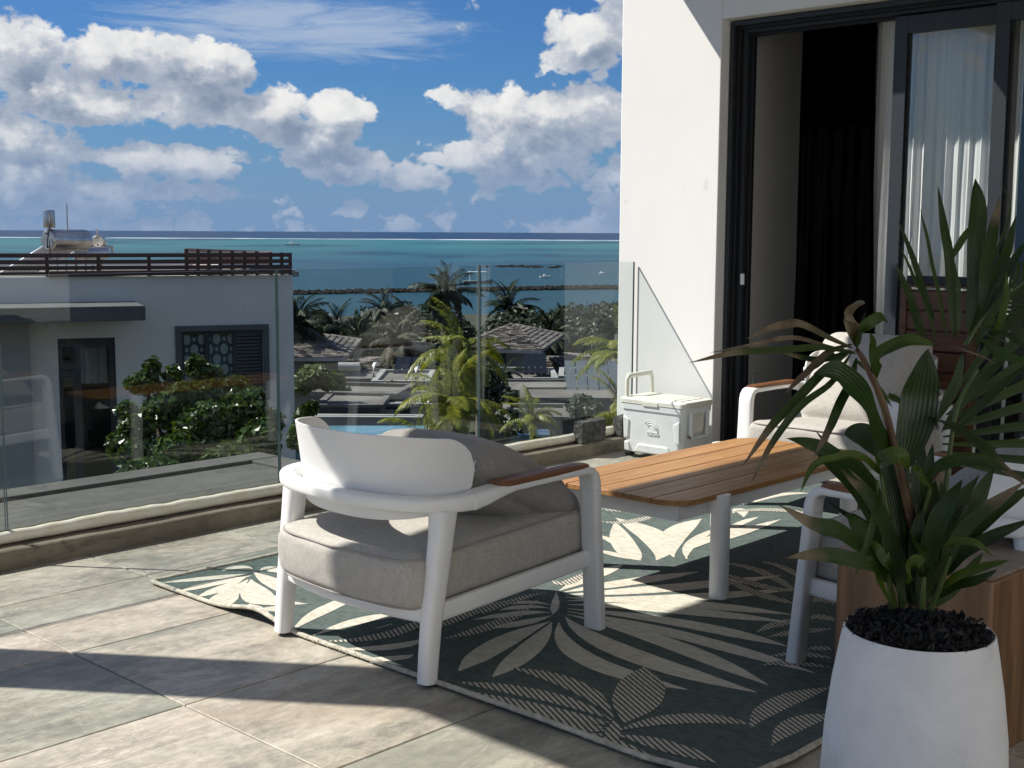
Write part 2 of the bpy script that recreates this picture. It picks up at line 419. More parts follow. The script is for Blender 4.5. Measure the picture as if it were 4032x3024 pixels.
M_POT = mat('white_fibre_clay', rough=.75, spec=.3, build=lambda t, b: (t.link(t.ramp(t.noise(objc(t), 5, 7, .65, .3), [(.28, (.50, .50, .49)), (.44, (.70, .70, .70)), (.7, (.82, .82, .815))]), b.inputs['Base Color']), bump(t, b, t.noise(objc(t), 40, 6, .7), .25, .004)))
M_SOIL = mat('dark_mulch', rough=.9, build=noisy((.008, .009, .009), (.03, .03, .028), 30, 5, .5))
def leaf_build(c1, c2, tip=None, rough=.34, trans=.22, rad=None):
    def f(t, b):
        uv = t.node('ShaderNodeUVMap').outputs[0]
        s = t.node('ShaderNodeSeparateXYZ'); t.link(uv, s.inputs[0]); U, V = s.outputs[0], s.outputs[1]
        oi = t.node('ShaderNodeObjectInfo')
        w = t.node('ShaderNodeTexWave', bands_direction='X'); t.link(uv, w.inputs[0]); w.inputs['Scale'].default_value = 2.6; w.inputs['Distortion'].default_value = 0.6
        n = t.noise(objc(t), 14, 4, .6)
        fac = t.math('ADD', t.math('MULTIPLY', w.outputs['Fac'], .5), t.math('MULTIPLY', n, .5))
        col = t.ramp(fac, [(.25, c1), (.75, c2)])
        col = t.mix(1.0, col, t.ramp(oi.outputs['Random'], [(0, (.7, .8, .8)), (.5, (1, 1, 1)), (1, (1.35, 1.15, .8))]), 'MULTIPLY')
        if tip:
            lo, hi = tip
            col = t.mix(t.sstep(t.math('ADD', V, t.math('MULTIPLY', n, .12)), lo, hi), col, t.ramp(n, [(.35, (.10, .065, .04)), (.6, (.26, .20, .14))]))
        t.link(col, b.inputs['Base Color']); bump(t, b, fac, .55, .003)
        b.inputs['Roughness'].default_value = rough
        if trans:
            tl = t.node('ShaderNodeBsdfTranslucent'); t.link(t.mix(1.0, col, (1.1, 1.3, .5), 'MULTIPLY'), tl.inputs[0])
            mx = t.node('ShaderNodeMixShader'); mx.inputs[0].default_value = trans
            out = [x for x in t.n if x.type == 'OUTPUT_MATERIAL'][0]
            t.link(b.outputs[0], mx.inputs[1]); t.link(tl.outputs[0], mx.inputs[2]); t.link(mx.outputs[0], out.inputs[0])
    return f
M_LEAF = mat('palm_leaf', build=leaf_build((.010, .032, .005), (.040, .080, .010), (1.02, 1.10)))
M_LEAFBRT = mat('fresh_palm_leaf', build=leaf_build((.026, .062, .006), (.075, .130, .016), (1.02, 1.10)))
M_LEAFTIP = mat('palm_leaf_brown_tip', build=leaf_build((.012, .034, .006), (.044, .082, .012), (.72, .90)))
M_LEAFDRY = mat('dried_palm_leaf', build=leaf_build((.045, .050, .02), (.10, .09, .035), (.25, .55), .7, .1))
M_STEM = mat('green_stem', (.06, .095, .022), .5)
M_CANE = mat('reddish_cane', rough=.5, build=noisy((.075, .03, .02), (.12, .075, .03), 20, 4, .2))

def fol(c1, c2, rough=.5, trans=.3, tcol=(1.2, 1.25, .5)):
    def f(t, b):
        oi = t.node('ShaderNodeObjectInfo'); n = t.noise(wpos(t), 2.2, 4, .6)
        gi = t.node('ShaderNodeNewGeometry').outputs['Random Per Island']
        col = t.ramp(t.math('ADD', t.math('MULTIPLY', gi, .6), t.math('MULTIPLY', n, .4)), [(.2, c1), (.8, c2)])
        col = t.mix(1.0, col, t.ramp(oi.outputs['Random'], [(0, (.8, .85, .8)), (1, (1.2, 1.12, 1.0))]), 'MULTIPLY')
        t.link(col, b.inputs['Base Color']); b.inputs['Roughness'].default_value = rough
        tl = t.node('ShaderNodeBsdfTranslucent'); t.link(t.mix(1.0, col, tcol, 'MULTIPLY'), tl.inputs[0])
        mx = t.node('ShaderNodeMixShader'); mx.inputs[0].default_value = trans
        out = [x for x in t.n if x.type == 'OUTPUT_MATERIAL'][0]
        t.link(b.outputs[0], mx.inputs[1]); t.link(tl.outputs[0], mx.inputs[2]); t.link(mx.outputs[0], out.inputs[0])
    return f
M_FDARK = mat('dark_frond', build=fol((.012, .024, .011), (.045, .064, .026), .5, .15))
M_FYEL = mat('yellow_green_frond', build=fol((.075, .115, .010), (.36, .35, .035), .38, .38))
M_FGREY = mat('grey_frond', build=fol((.07, .065, .045), (.17, .155, .11), .7, .15, (1, 1, .9)))  # muted grey tone for the fronds of a single palm
M_FBUSH = mat('glossy_shrub_leaf', build=fol((.022, .050, .010), (.085, .135, .030), .25, .25))
M_FPALE = mat('pale_shrub_leaf', build=fol((.05, .08, .02), (.12, .16, .045), .5, .3))
M_TRUNK = mat('palm_bark', rough=.9, build=noisy((.09, .08, .065), (.21, .19, .16), 8, 5, .6, 40))
M_BRANCH = mat('bark', rough=.9, build=noisy((.05, .04, .03), (.11, .09, .07), 12, 4, .4))

# ------------------------------------------------------------------ far setting: ground, sea
SEA_Z = EYE - 12.0
def ground_h(x, y):
    D = x*cos(YAW) + y*sin(YAW)
    if D < 8: return -4.6
    if D < 45: return -4.6 - (D-8)/37*2.6
    if D < 175: return -7.2 - (D-45)/130*3.3
    return -10.5 - min((D-175)*.03, 4)
def gfn(a, b):
    t_ = (a-.5)*2; s_ = b
    lat = math.copysign(abs(t_)**2.4, t_)*2600; D = -120 + 420*(s_**1.25)
    x = D*cos(YAW) + lat*sin(YAW); y = D*sin(YAW) - lat*cos(YAW)
    return (x, y, ground_h(x, y) + noise.noise(Vector((x*.05, y*.05, 0)))*.25)
M_GROUND = mat('scrub_ground', rough=1, build=noisy((.022, .032, .014), (.070, .068, .042), .35, 6, .6, 4, .08, world_=True))
MB().grid(gfn, 110, 90).obj('ground', M_GROUND, smooth=True, kind='structure', label='scrubby sloping land below the terrace running down to the shore')
def sea_build(t, b):
    p = wpos(t)
    D = t.vmath('DOT_PRODUCT', p, (cos(YAW), sin(YAW), 0)); X = t.vmath('DOT_PRODUCT', p, (sin(YAW), -cos(YAW), 0))
    lg = t.math('DIVIDE', t.math('LOGARITHM', t.math('MAXIMUM', D, 60), 10.0), 4.0)       # 100 m=.5 1 km=.75 10 km=1
    cv = t.node('ShaderNodeCombineXYZ'); t.inp(cv.inputs[0], t.math('MULTIPLY', lg, 120.0)); t.inp(cv.inputs[1], t.math('DIVIDE', X, t.math('MAXIMUM', D, 60.0)))
    st = t.noise(t.mapping(cv.outputs[0], scale=(.28, 5.5, 1)), 1.0, 7, .62, .5)
    reefn = t.noise(t.mapping(p, scale=(.004, .004, 1)), 1.0, 4, .6)
    Dw = t.math('ADD', D, t.math('MULTIPLY_ADD', reefn, 260.0, -130.0))
    lagoon = t.ramp(lg, [(.50, (0.0186, 0.0589, 0.0713)), (.60, (0.0198, 0.0651, 0.0775)), (.665, (0.0186, 0.0651, 0.0806)), (.715, (0.0223, 0.0930, 0.0992)), (.775, (0.0310, 0.1395, 0.1333)), (.80, (0.0279, 0.1240, 0.1240))])
    patch = t.sstep(st, .50, .62)
    inband = t.math('MULTIPLY', t.sstep(lg, .655, .70), 1.0)
    lagoon = t.mix(t.math('MULTIPLY', patch, t.math('MULTIPLY_ADD', inband, .60, .30)), lagoon, (0.0099, 0.0384, 0.0570))
    lagoon = t.mix(t.math('MULTIPLY', t.sstep(st, .44, .32), t.math('MULTIPLY', inband, .6)), lagoon, (0.0465, 0.1798, 0.1550))
    deep = t.ramp(st, [(.3, (.003, .018, .050)), (.7, (.006, .028, .068))])
    col = t.mix(t.sstep(Dw, 2050, 2250), lagoon, deep)
    foam = t.math('MULTIPLY', t.sstep(Dw, 1960, 2030), t.sstep(Dw, 2190, 2120))
    fn = t.noise(t.mapping(p, scale=(.006, .006, 1)), 1.0, 6, .72)
    foam = t.math('MULTIPLY', foam, t.sstep(fn, .43, .56))
    col = t.mix(foam, col, (0.8500, 0.8700, 0.8800))
    t.link(col, b.inputs['Base Color'])
    w = t.noise(t.mapping(p, scale=(1, 1, 1)), .55, 5, .65, .3); w2 = t.noise(t.mapping(p, scale=(.12, .12, 1)), 1.0, 4, .6)
    bump(t, b, t.math('ADD', w, w2), .55, .35)
    b.inputs['Roughness'].default_value = .35
M_SEA = mat('lagoon_water', spec=.2, rough=.2, build=sea_build)
def sfn(a, b):
    D = 120 + 60000*(b**3); lat = (a-.5)*2*70000
    return (D*cos(YAW)+lat*sin(YAW), D*sin(YAW)-lat*cos(YAW), SEA_Z)
MB().grid(sfn, 8, 40).obj('sea', M_SEA, kind='structure', label='turquoise lagoon with a white reef line and deep blue ocean to the horizon')
#@@PART2
# ------------------------------------------------------------------ terrace floor
GL_Y = 4.53; KERB_Y = 4.44; WX = 5.87
floor = MB().box(-1.6, 7.2, -3.5, KERB_Y, -.26, -.006).obj('terrace_floor', M_GROUT, kind='structure', label='terrace floor of slate look tiles with pale grout lines')
ys = [KERB_Y, 4.018, 3.718, 3.418]
yy = 2.818
while yy > -3.5: ys.append(yy); yy -= .6
gr = .0032
cache = {}
for j in range(len(ys)-1):
    ya, yb = ys[j+1]+gr, ys[j]-gr
    for i in range(-6, 7):
        xa, xb = 1.747+.6*i+gr, min(1.747+.6*(i+1)-gr, WX-.002)
        if xb - xa < .02: continue
        w, h = round(xb-xa, 3), round(yb-ya, 3)
        if (w, h) not in cache:
            m = MB(); c = .0018
            m.box(0, w, 0, h, -.006, -.0016)
            m.add([(0,0,-.0016),(w,0,-.0016),(w,h,-.0016),(0,h,-.0016),(c,c,0),(w-c,c,0),(w-c,h-c,0),(c,h-c,0)], [(4,5,6,7),(0,1,5,4),(1,2,6,5),(2,3,7,6),(3,0,4,7)])
            cache[(w, h)] = m.mesh('tile', M_TILE)
        o = bpy.data.objects.new('tile', cache[(w, h)]); COL.objects.link(o); o.location = (xa, ya, random.uniform(-.0004, .0004)); o.parent = floor

# kerb with the glass balustrade on it
kerb = MB()
def kerb_fn(a, b):
    x = -1.6 + 7.47*a
    prof = [(KERB_Y, -.05), (KERB_Y+.004, .02), (KERB_Y, .066), (KERB_Y+.012, .0745), (KERB_Y+.10, .077), (KERB_Y+.19, .072), (KERB_Y+.20, -.05)]
    k = b*6; i = min(int(k), 5); f = k-i
    y = prof[i][0]*(1-f)+prof[i+1][0]*f; z = prof[i][1]*(1-f)+prof[i+1][1]*f
    n = noise.noise(Vector((x*3, y*8, z*8)))*.004 + noise.noise(Vector((x*11, y*20, z*20)))*.002
    return (x, y+n, z+n*.6)
kerb.grid(kerb_fn, 260, 12).obj('kerb', M_KERB, smooth=True)
tag(bpy.data.objects['kerb'], 'low stained cement kerb running under the glass balustrade', 'kerb')

bal = empty('glass_balustrade', (3.3, GL_Y, .075), label='frameless clear glass balustrade along the seaward edge of the terrace', cat='balustrade')
def loc(m, o): return m
edges = [-1.66, -.41, .83, 2.077, 3.322, 4.579, 5.858]
T = .006
for a, b in zip(edges[:-1], edges[1:]):
    a += .004; b -= .004; m = MB()
    z0, z1 = .078, 1.074
    vs = [(a,-T,z0),(b,-T,z0),(b,T,z0),(a,T,z0),(a,-T,z1),(b,-T,z1),(b,T,z1),(a,T,z1)]
    m.cur = 0; m.add(vs, [(0,1,5,4)])
    m.cur = 1; m.add(vs, [(2,3,7,6)])
    m.cur = 2; m.add(vs, [(4,5,6,7),(1,2,6,5),(3,0,4,7),(3,2,1,0)])
    o = m.obj('glass_panel', [M_GLASS, M_GBACK, M_GEDGE], bal); o.location = (-3.3, 0, -.075)
    o.rotation_euler = (0, 0, 0)
def bead_fn(a, b):
    x = -1.6 + 7.45*a; th = pi*b
    r = .024 + .004*noise.noise(Vector((x*2.2, 0, 3)))+.002*noise.noise(Vector((x*14, 0, 1)))
    y = GL_Y - .005 - r*sin(th)*1.0; z = .078 + r*1.15*(1-cos(th))*.95 + .002*noise.noise(Vector((x*9, 2, 0)))
    return (x-3.3, y-GL_Y, z-.075)
MB().grid(bead_fn, 300, 8).obj('sealant_bead', M_BEAD, bal, smooth=True)
MB().grid(lambda a, b: (bead_fn(a, b)[0], .01-bead_fn(a, b)[1]-.0, bead_fn(a, b)[2]), 120, 6).obj('sealant_bead', M_BEAD, bal, smooth=True)

# ledge outside the glass
led = empty('roof_ledge', (1.5, 5.6, -.2), label='grey screeded roof ledge with a raised rim just outside the glass', cat='roof ledge')
def L(x, y, z): return (x-1.5, y-5.6, z+.2)
m = MB(); m.box(-4.5, 3.16, -.97+.001, .77, -2.0, .030); m.obj('slab', M_LEDGE, led)
m = MB(); m.box(-4.5, 3.17, .772, .975, -2.0, .052); m.obj('rim', M_LEDGE, led, bevel=.006)
m = MB(); m.box(2.965, 3.172, -.96, .770, -1.9, .050); m.obj('rim', M_LEDGE, led, bevel=.006)

# ------------------------------------------------------------------ own villa: wall with the opening, roof, column
villa = empty('villa', (WX, 3.0, 0), label='white rendered villa wall and roof around the wide glazed opening beside the terrace', cat='villa')
def V(m, name, mt, bevel=0, **k): 
    o = m.obj(name, mt, villa, bevel=bevel, **k); o.location = (-WX, -3.0, 0); return o
OT = 2.386; OL = 3.972
V(MB().box(WX, WX+.30, OL, 4.655, -3.5, 3.4), 'wall', M_WALL, .006)
V(MB().box(WX, WX+.30, -2.6, OL-.001, OT, 3.4), 'lintel', M_WALL, .006)
V(MB().box(WX+.001, WX+.30, 4.38, 4.655, -3.5, -.5), 'wall', M_WALL)
# interior room
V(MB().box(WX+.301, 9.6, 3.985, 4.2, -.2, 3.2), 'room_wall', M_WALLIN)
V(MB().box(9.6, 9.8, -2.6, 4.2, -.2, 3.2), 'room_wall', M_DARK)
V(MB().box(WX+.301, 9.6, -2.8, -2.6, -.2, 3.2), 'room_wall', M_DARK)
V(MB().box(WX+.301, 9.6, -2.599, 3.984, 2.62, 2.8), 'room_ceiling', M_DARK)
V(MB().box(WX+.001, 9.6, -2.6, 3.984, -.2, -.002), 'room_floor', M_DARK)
V(MB().box(WX+.302, 6.68, 3.968, 3.984, 0, .09), 'skirting', M_WALLIN)
V(MB().box(WX+.001, WX+.02, 3.90, 3.969, -.0, .05), 'door_track', M_BLACK)
V(MB().box(6.28, 6.36, 3.975, 3.984, .36, .43), 'wall_socket', M_WALLIN, .003)
# roof over the terrace; a long slot is left open in front of the glazing
RZ = 2.9
V(MB().box(.58, 4.90, -1.4, 4.50, RZ, RZ+.22), 'roof_slab', M_SOFFIT)
V(MB().box(4.901, 5.479, -1.4, 3.2, RZ, RZ+.22), 'roof_slab', M_SOFFIT)
V(MB().box(5.48, WX-.001, -1.4, 4.515, RZ, RZ+.22), 'roof_slab', M_SOFFIT)
V(MB().box(.58, .80, 4.52, 4.74, -3.5, RZ+.2), 'column', M_WALL, .004)
V(MB().box(.58, 4.9, 4.502, 4.52, RZ, RZ+.22), 'roof_fascia', M_WALL)
V(MB().box(-1.75, .579, -1.4, 3.75, RZ, RZ+.22), 'roof_slab', M_SOFFIT)  # extra slab added out of view to cut sky light on the shaded floor
V(MB().box(-5.0, 9.8, -3.7, -3.5, -3.5, 3.3), 'bounce_wall', M_WALL)  # unseen white wall added behind the camera to bounce sunlight onto the pot

# sliding doors
door = empty('sliding_door', (WX+.1, 1.9, 0), label='dark aluminium framed sliding glass door filling the wall opening', cat='sliding door')
def DD(m, name, mt, bevel=.002, **k):
    o = m.obj(name, mt, door, bevel=bevel, **k); o.location = (-WX-.1, -1.9, 0); return o
FX = WX+.075
# fixed frame: stepped jamb and head with three tracks
for k, (dx, w_) in enumerate([(0, .030), (.035, .030), (.070, .034), (.112, .03)]):
    off_ = .0 + k*.020
    DD(MB().box(FX+dx, FX+dx+w_, OL-.024-off_-.004, OL-.004, 0, OT-.008), 'jamb', M_DARKMETAL if k % 2 == 0 else M_BLACK)
    DD(MB().box(FX+dx, FX+dx+w_, -2.5, OL-.03-off_, OT-.030-off_*.8, OT-.006), 'head_track', M_DARKMETAL if k % 2 == 0 else M_BLACK)
DD(MB().box(FX, FX+.15, -2.5, OL-.09, 0, .02), 'sill_track', M_BLACK)
DD(MB().box(FX+.02, FX+.03, OL-.118, OL-.095, .96, 1.02), 'latch', M_PAINT)
def panel(x, ya, yb, zt=OT-.075):
    s = .068
    DD(MB().box(x, x+.045, yb-s, yb, .02, zt), 'stile', M_DARKMETAL)
    DD(MB().box(x, x+.045, ya, ya+s*1.15, .02, zt), 'stile', M_DARKMETAL)
    DD(MB().box(x+.001, x+.044, ya+s*1.15, yb-s, zt-.085, zt-.001), 'top_rail', M_DARKMETAL)
    DD(MB().box(x+.001, x+.044, ya+s*1.15, yb-s, .021, .11), 'bottom_rail', M_DARKMETAL)
    DD(MB().box(x+.016, x+.030, ya+s*1.15, ya+s*1.15+.012, .11, zt-.085), 'gasket', M_BLACK)
    DD(MB().box(x+.016, x+.030, yb-s-.016, yb-s, .11, zt-.085), 'gasket', M_BLACK)
    m = MB(); y0, y1 = ya+s*1.15+.012, yb-s-.016; z0, z1 = .11, zt-.085
    m.cur = 0; m.add([(x+.020,y0,z0),(x+.020,y1,z0),(x+.020,y1,z1),(x+.020,y0,z1)], [(0,1,2,3)])
    m.cur = 1; m.add([(x+.026,y0,z0),(x+.026,y1,z0),(x+.026,y1,z1),(x+.026,y0,z1)], [(3,2,1,0)])
    DD(m, 'pane', [M_PANE, M_GBACK], 0)
panel(FX+.055, 2.425, 3.035)
panel(FX+.005, 1.18, 2.505)
panel(FX+.055, .10, 1.20)

# curtains
def curtain(name, x, ya, yb, zt, mt, label, amp=.028, waves=9, flare=0.0, zb=.03, seed=0, cat='curtain'):
    def fn(a, b):
        z = zt + (zb-zt)*b
        y = yb + (ya-yb)*a - flare*a*b**2.2
        ph = a*waves*2*pi + 1.2*noise.noise(Vector((a*waves*.5, b*.8, seed)))*2
        w_ = sin(ph)*.75 + .35*sin(ph*2.1+seed+b*1.5) 
        k = .35 + .65*min(1, b*1.6)
        return (x + amp*w_*k + .012*noise.noise(Vector((a*20, b*5, seed))), y + .4*amp*cos(ph)*k, z)
    o = MB().grid(fn, 220, 40).obj(name, mt, smooth=True); tag(o, label, cat); return o
def sheer_build(t, b):
    out = [x for x in t.n if x.type == 'OUTPUT_MATERIAL'][0]
    tl = t.node('ShaderNodeBsdfTranslucent'); tl.inputs[0].default_value = (.8, .8, .78, 1)
    mx = t.node('ShaderNodeMixShader'); mx.inputs[0].default_value = .22
    t.link(b.outputs[0], mx.inputs[1]); t.link(tl.outputs[0], mx.inputs[2]); t.link(mx.outputs[0], out.inputs[0])
    bump(t, b, t.noise(t.mapping(objc(t), scale=(1, 1, .15)), 160, 3, .6), .25, .002)
M_SHEER = mat('white_sheer', (.88, .88, .87), .95, spec=.1, build=sheer_build)
M_BLACKOUT = mat('black_blackout_cloth', (.0010, .0010, .0012), 1.0, spec=0.0)
M_GREYCURT = mat('grey_curtain_cloth', (.10, .115, .12), .95, spec=.05)
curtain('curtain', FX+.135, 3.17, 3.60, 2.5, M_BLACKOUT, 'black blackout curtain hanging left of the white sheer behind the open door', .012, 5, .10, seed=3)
curtain('curtain', FX+.185, 2.43, 3.185, 2.42, M_SHEER, 'white pleated sheer curtain partly sunlit behind the first glass pane', .017, 13, 0, seed=1)
curtain('curtain', FX+.26, .2, 2.38, 2.42, M_GREYCURT, 'dark grey curtain behind the glass pane at the right edge', .024, 13, 0, seed=8)

# ------------------------------------------------------------------ rug
RX0, RX1, RY0, RY1 = 2.302, 5.62, 1.475, 3.90
def rug_h(x, y):
    z = .0075
    # curled edge between the back legs and the corner
    e = max(0.0, 1-(x-RX0)/.30)**2
    z += e*.032*math.exp(-((y-3.28)/.14)**2)
    z += e*.006*math.exp(-((y-2.2)/.3)**2)
    z += .0022*noise.noise(Vector((x*2.3, y*2.3, 0))) + .0022
    z += .02*max(0, 1-sqrt((x-RX0)**2+(y-RY0)**2)/.25)
    return z
def rug_pt(x, y, dz=0): return (x-RX0, y-RY0, rug_h(x, y)+dz)
rug = empty('rug', (RX0, RY0, 0), label='dark green outdoor rug with cream palm leaf pattern under the seating group', cat='rug')
m = MB()
m.grid(lambda a, b: rug_pt(RX0+(RX1-RX0)*a, RY0+(RY1-RY0)*b), 130, 100)
m.obj('pile', M_RUG, rug, smooth=True)
m = MB()
def edge_pts():
    P_ = []
    n = 160
    for i in range(n): P_.append((RX0, RY1+(RY0-RY1)*i/n))
    for i in range(n): P_.append((RX0+(RX1-RX0)*i/n, RY0))
    for i in range(n): P_.append((RX1, RY0+(RY1-RY0)*i/n))
    for i in range(n+1): P_.append((RX1+(RX0-RX1)*i/n, RY1))
    return P_
ep = [Vector(rug_pt(x+.002*noise.noise(Vector((x*9, y*9, 5))), y+.002*noise.noise(Vector((x*9, y*9, 9))), .001)) for x, y in edge_pts()]
m.tube(ep, [(.0085+.0012*random.random(), .0065+.001*random.random()) for _ in ep], 8, cap=False)
m.obj('binding', M_RUGEDGE, rug, smooth=True)
# frayed threads
m = MB()
for i in range(110):
    y = random.uniform(1.6, 3.1); p = Vector(rug_pt(RX0, y, 0)); a = random.uniform(pi*.7, pi*1.3)
    q = p + Vector((cos(a)*random.uniform(.008, .02), sin(a)*.01, random.uniform(-.004, .006)))
    m.tube([p, (p+q)/2+Vector((0, 0, .004)), q], .0012, 3)
m.obj('loose_threads', M_RUGEDGE, rug, kind='stuff')
def bez(p, t):
    n = len(p)-1
    if n == 1: return p[0]*(1-t)+p[1]*t
    if n == 2: return p[0]*(1-t)**2 + p[1]*2*t*(1-t) + p[2]*t*t
    return p[0]*(1-t)**3+p[1]*3*t*(1-t)**2+p[2]*3*t*t*(1-t)+p[3]*t**3
lay = [0]
def motif(pts, w, mt, conv, shape=0.45, nm='leaf_motif', n=16):
    """a woven leaf: floor points from the photograph's pixels, width in metres"""
    P_ = [onz(*conv(*q), .009) for q in pts]
    if len(P_) == 3:                      # pass through the middle point
        P_[1] = P_[1]*2 - (P_[0]+P_[2])*.5
    lay[0] = (lay[0]+1) % 9; dz = .0009 + lay[0]*.00012
    c = [bez(P_, i/n) for i in range(n+1)]
    L_, R_ = [], []
    for i, p in enumerate(c):
        t_ = (c[min(i+1, n)]-c[max(i-1, 0)]).normalized(); nn = Vector((-t_.y, t_.x, 0)); s = i/n
        ww = w*.5*(sin(pi*min(1, (s/shape)*.5)) if s < shape else cos(pi*.5*((s-shape)/(1-shape))**1.6))
        ww = max(ww, .0022) + .0014*noise.noise(Vector((p.x*40, p.y*40, lay[0])))
        L_.append(p+nn*ww); R_.append(p-nn*ww)
    def ok(p): return RX0+.004 < p.x < RX1-.004 and RY0+.004 < p.y < RY1-.004
    vs = []; fs = []
    for a, b_ in zip(L_, R_):
        for k in range(3):
            q = a.lerp(b_, k/2)
            q.x = min(max(q.x, RX0+.006), RX1-.006); q.y = min(max(q.y, RY0+.006), RY1-.006)
            vs.append(rug_pt(q.x, q.y, dz))
    for i in range(n):
        for k in range(2): fs.append((i*3+k, i*3+k+1, i*3+k+4, i*3+k+3))
    MB().add(vs, fs).obj(nm, mt, rug, smooth=True)
CR = lambda x, y: (1800+.7233*x, 1900+.7233*y)
C4 = lambda x, y: (1000+.784*x, 1500+.784*y)
C7 = lambda x, y: (.6027*x, 1500+.6027*y)
cream = [  # around the big hub under the front chair
 ([(505,760),(250,870),(8,1032)],.062),([(515,765),(400,900),(195,1062)],.055),([(555,765),(700,960),(1252,1130)],.060),
 ([(590,735),(900,920),(1632,1145)],.070),([(600,722),(1100,860),(1692,1105)],.060),([(600,705),(1200,830),(1945,1040)],.055),
 ([(600,690),(1200,765),(1800,895)],.058),([(600,668),(1100,690),(1812,765)],.060),([(600,645),(1150,655),(1820,722)],.060),
 ([(590,625),(1100,635),(1840,580)],.062),([(590,612),(1100,580),(1760,508)],.064),([(575,600),(900,550),(1312,488)],.056),
 ([(555,592),(720,520),(905,448)],.050),([(505,712),(350,715),(92,750)],.034),([(512,728),(370,765),(195,795)],.036),
 ([(510,690),(380,680),(230,700)],.030),([(515,672),(400,655),(300,668)],.024),
 ([(540,600),(535,660),(520,720)],.020)]
for p, w in cream: motif(p, w*1.38, M_RUGCREAM, CR, .56)
for p, w, sh in [([(1085,425),(1090,310),(865,195)],.135,.5),([(1000,425),(920,360),(860,215)],.10,.5),([(1180,410),(1180,290),(1330,200)],.11,.5),
              ([(1000,428),(880,400),(770,372)],.05,.5),([(1000,420),(880,340),(765,285)],.045,.5),([(1250,420),(1280,330),(1420,250)],.05,.5),
              ([(1240,380),(1400,300),(1610,235)],.055,.5),([(1410,330),(1560,270),(1760,205)],.055,.5),([(1430,290),(1530,230),(1640,190)],.04,.5),
              ([(1500,170),(1540,150),(1560,190)],.06,.5),([(1590,120),(1750,70),(1930,60)],.05,.5),([(1590,90),(1750,30),(1930,5)],.05,.5),([(1600,55),(1700,10),(1850,-30)],.045,.5)]:
    motif(p, w, M_RUGCREAM, CR, sh)
stripe = [
 ([(850,1290),(640,1110),(290,1012)],.052),([(840,1300),(480,1170),(0,1095)],.052),([(830,1315),(520,1260),(60,1150)],.046),([(820,1325),(600,1290),(200,1225)],.04),
 ([(815,1342),(650,1330),(420,1300)],.034),([(812,1358),(680,1352),(520,1350)],.026),([(808,1375),(700,1385),(580,1372)],.024),([(800,1400),(730,1415),(640,1440)],.02),
 ([(905,1315),(985,1170),(1020,1005)],.135),([(862,1362),(1230,1290),(1595,1318)],.048),([(870,1385),(1130,1440),(1420,1556)],.050),
 ([(862,1400),(960,1490),(1110,1560)],.05),([(855,1300),(848,1370),(820,1450)],.028),([(1600,1338),(1740,1210),(2030,1120)],.052),([(1715,1432),(1840,1320),(2030,1270)],.05),
 ([(1420,440),(1640,480),(1850,600)],.034),([(1400,470),(1640,560),(1850,590)],.040),([(1420,500),(1620,600),(1860,665)],.040),([(1630,820),(1760,770),(1950,745)],.036),([(1690,845),(1840,820),(2040,800)],.036),
 ([(1640,430),(1760,460),(1880,530)],.03),([(1660,1000),(1800,985),(2030,1010)],.03),([(1690,950),(1860,935),(2040,960)],.03),([(1900,910),(1980,905),(2040,915)],.03),([(1900,660),(1980,640),(2050,665)],.04),([(1915,745),(1980,735),(2050,760)],.04),
 ([(775,212),(930,215),(1095,172)],.042),([(765,140),(870,155),(985,148)],.03),([(1480,165),(1700,150),(1930,175)],.05),([(520,530),(590,550),(700,490)],.035),
 ([(480,600),(300,650),(130,720)],.03),([(440,640),(240,760),(-60,850)],.042),([(300,640),(100,700),(-120,800)],.04)]
for p, w in stripe: motif(p, w*(1.35 if w < .1 else 1), M_RUGSTRIPE, CR, .52)
for p, w in [([(1630,1262),(1380,1290),(1060,1322)],.034),([(1640,1275),(1400,1325),(1150,1382)],.038),([(1600,1290),(1440,1360),(1290,1415)],.036),([(1620,1300),(1480,1400),(1370,1450)],.05),
             ([(1640,1300),(1690,1420),(1800,1492)],.075),([(1650,1230),(1560,1220),(1450,1245)],.03),([(1655,1250),(1800,1330),(1900,1400)],.05),([(1700,1560),(1820,1520),(1900,1500)],.05),([(1560,1330),(1480,1440),(1440,1480)],.045),([(1700,1240),(1780,1230),(1850,1260)],.05)]:
    motif(p, w*1.45, M_RUGCREAM, C7)
for p, w in [([(0,1010),(70,1100),(270,1125)],.075),([(190,1262),(400,1130),(600,1060)],.06),([(300,1280),(560,1200),(760,1180)],.06),([(350,1310),(700,1270),(900,1160)],.055),([(420,1350),(700,1340),(840,1300)],.05),([(520,1400),(700,1400),(800,1380)],.04),([(-20,1130),(10,1180),(90,1230)],.05)]:
    motif(p, w, M_RUGCREAM if w != .055 else M_RUGSTRIPE, C4)

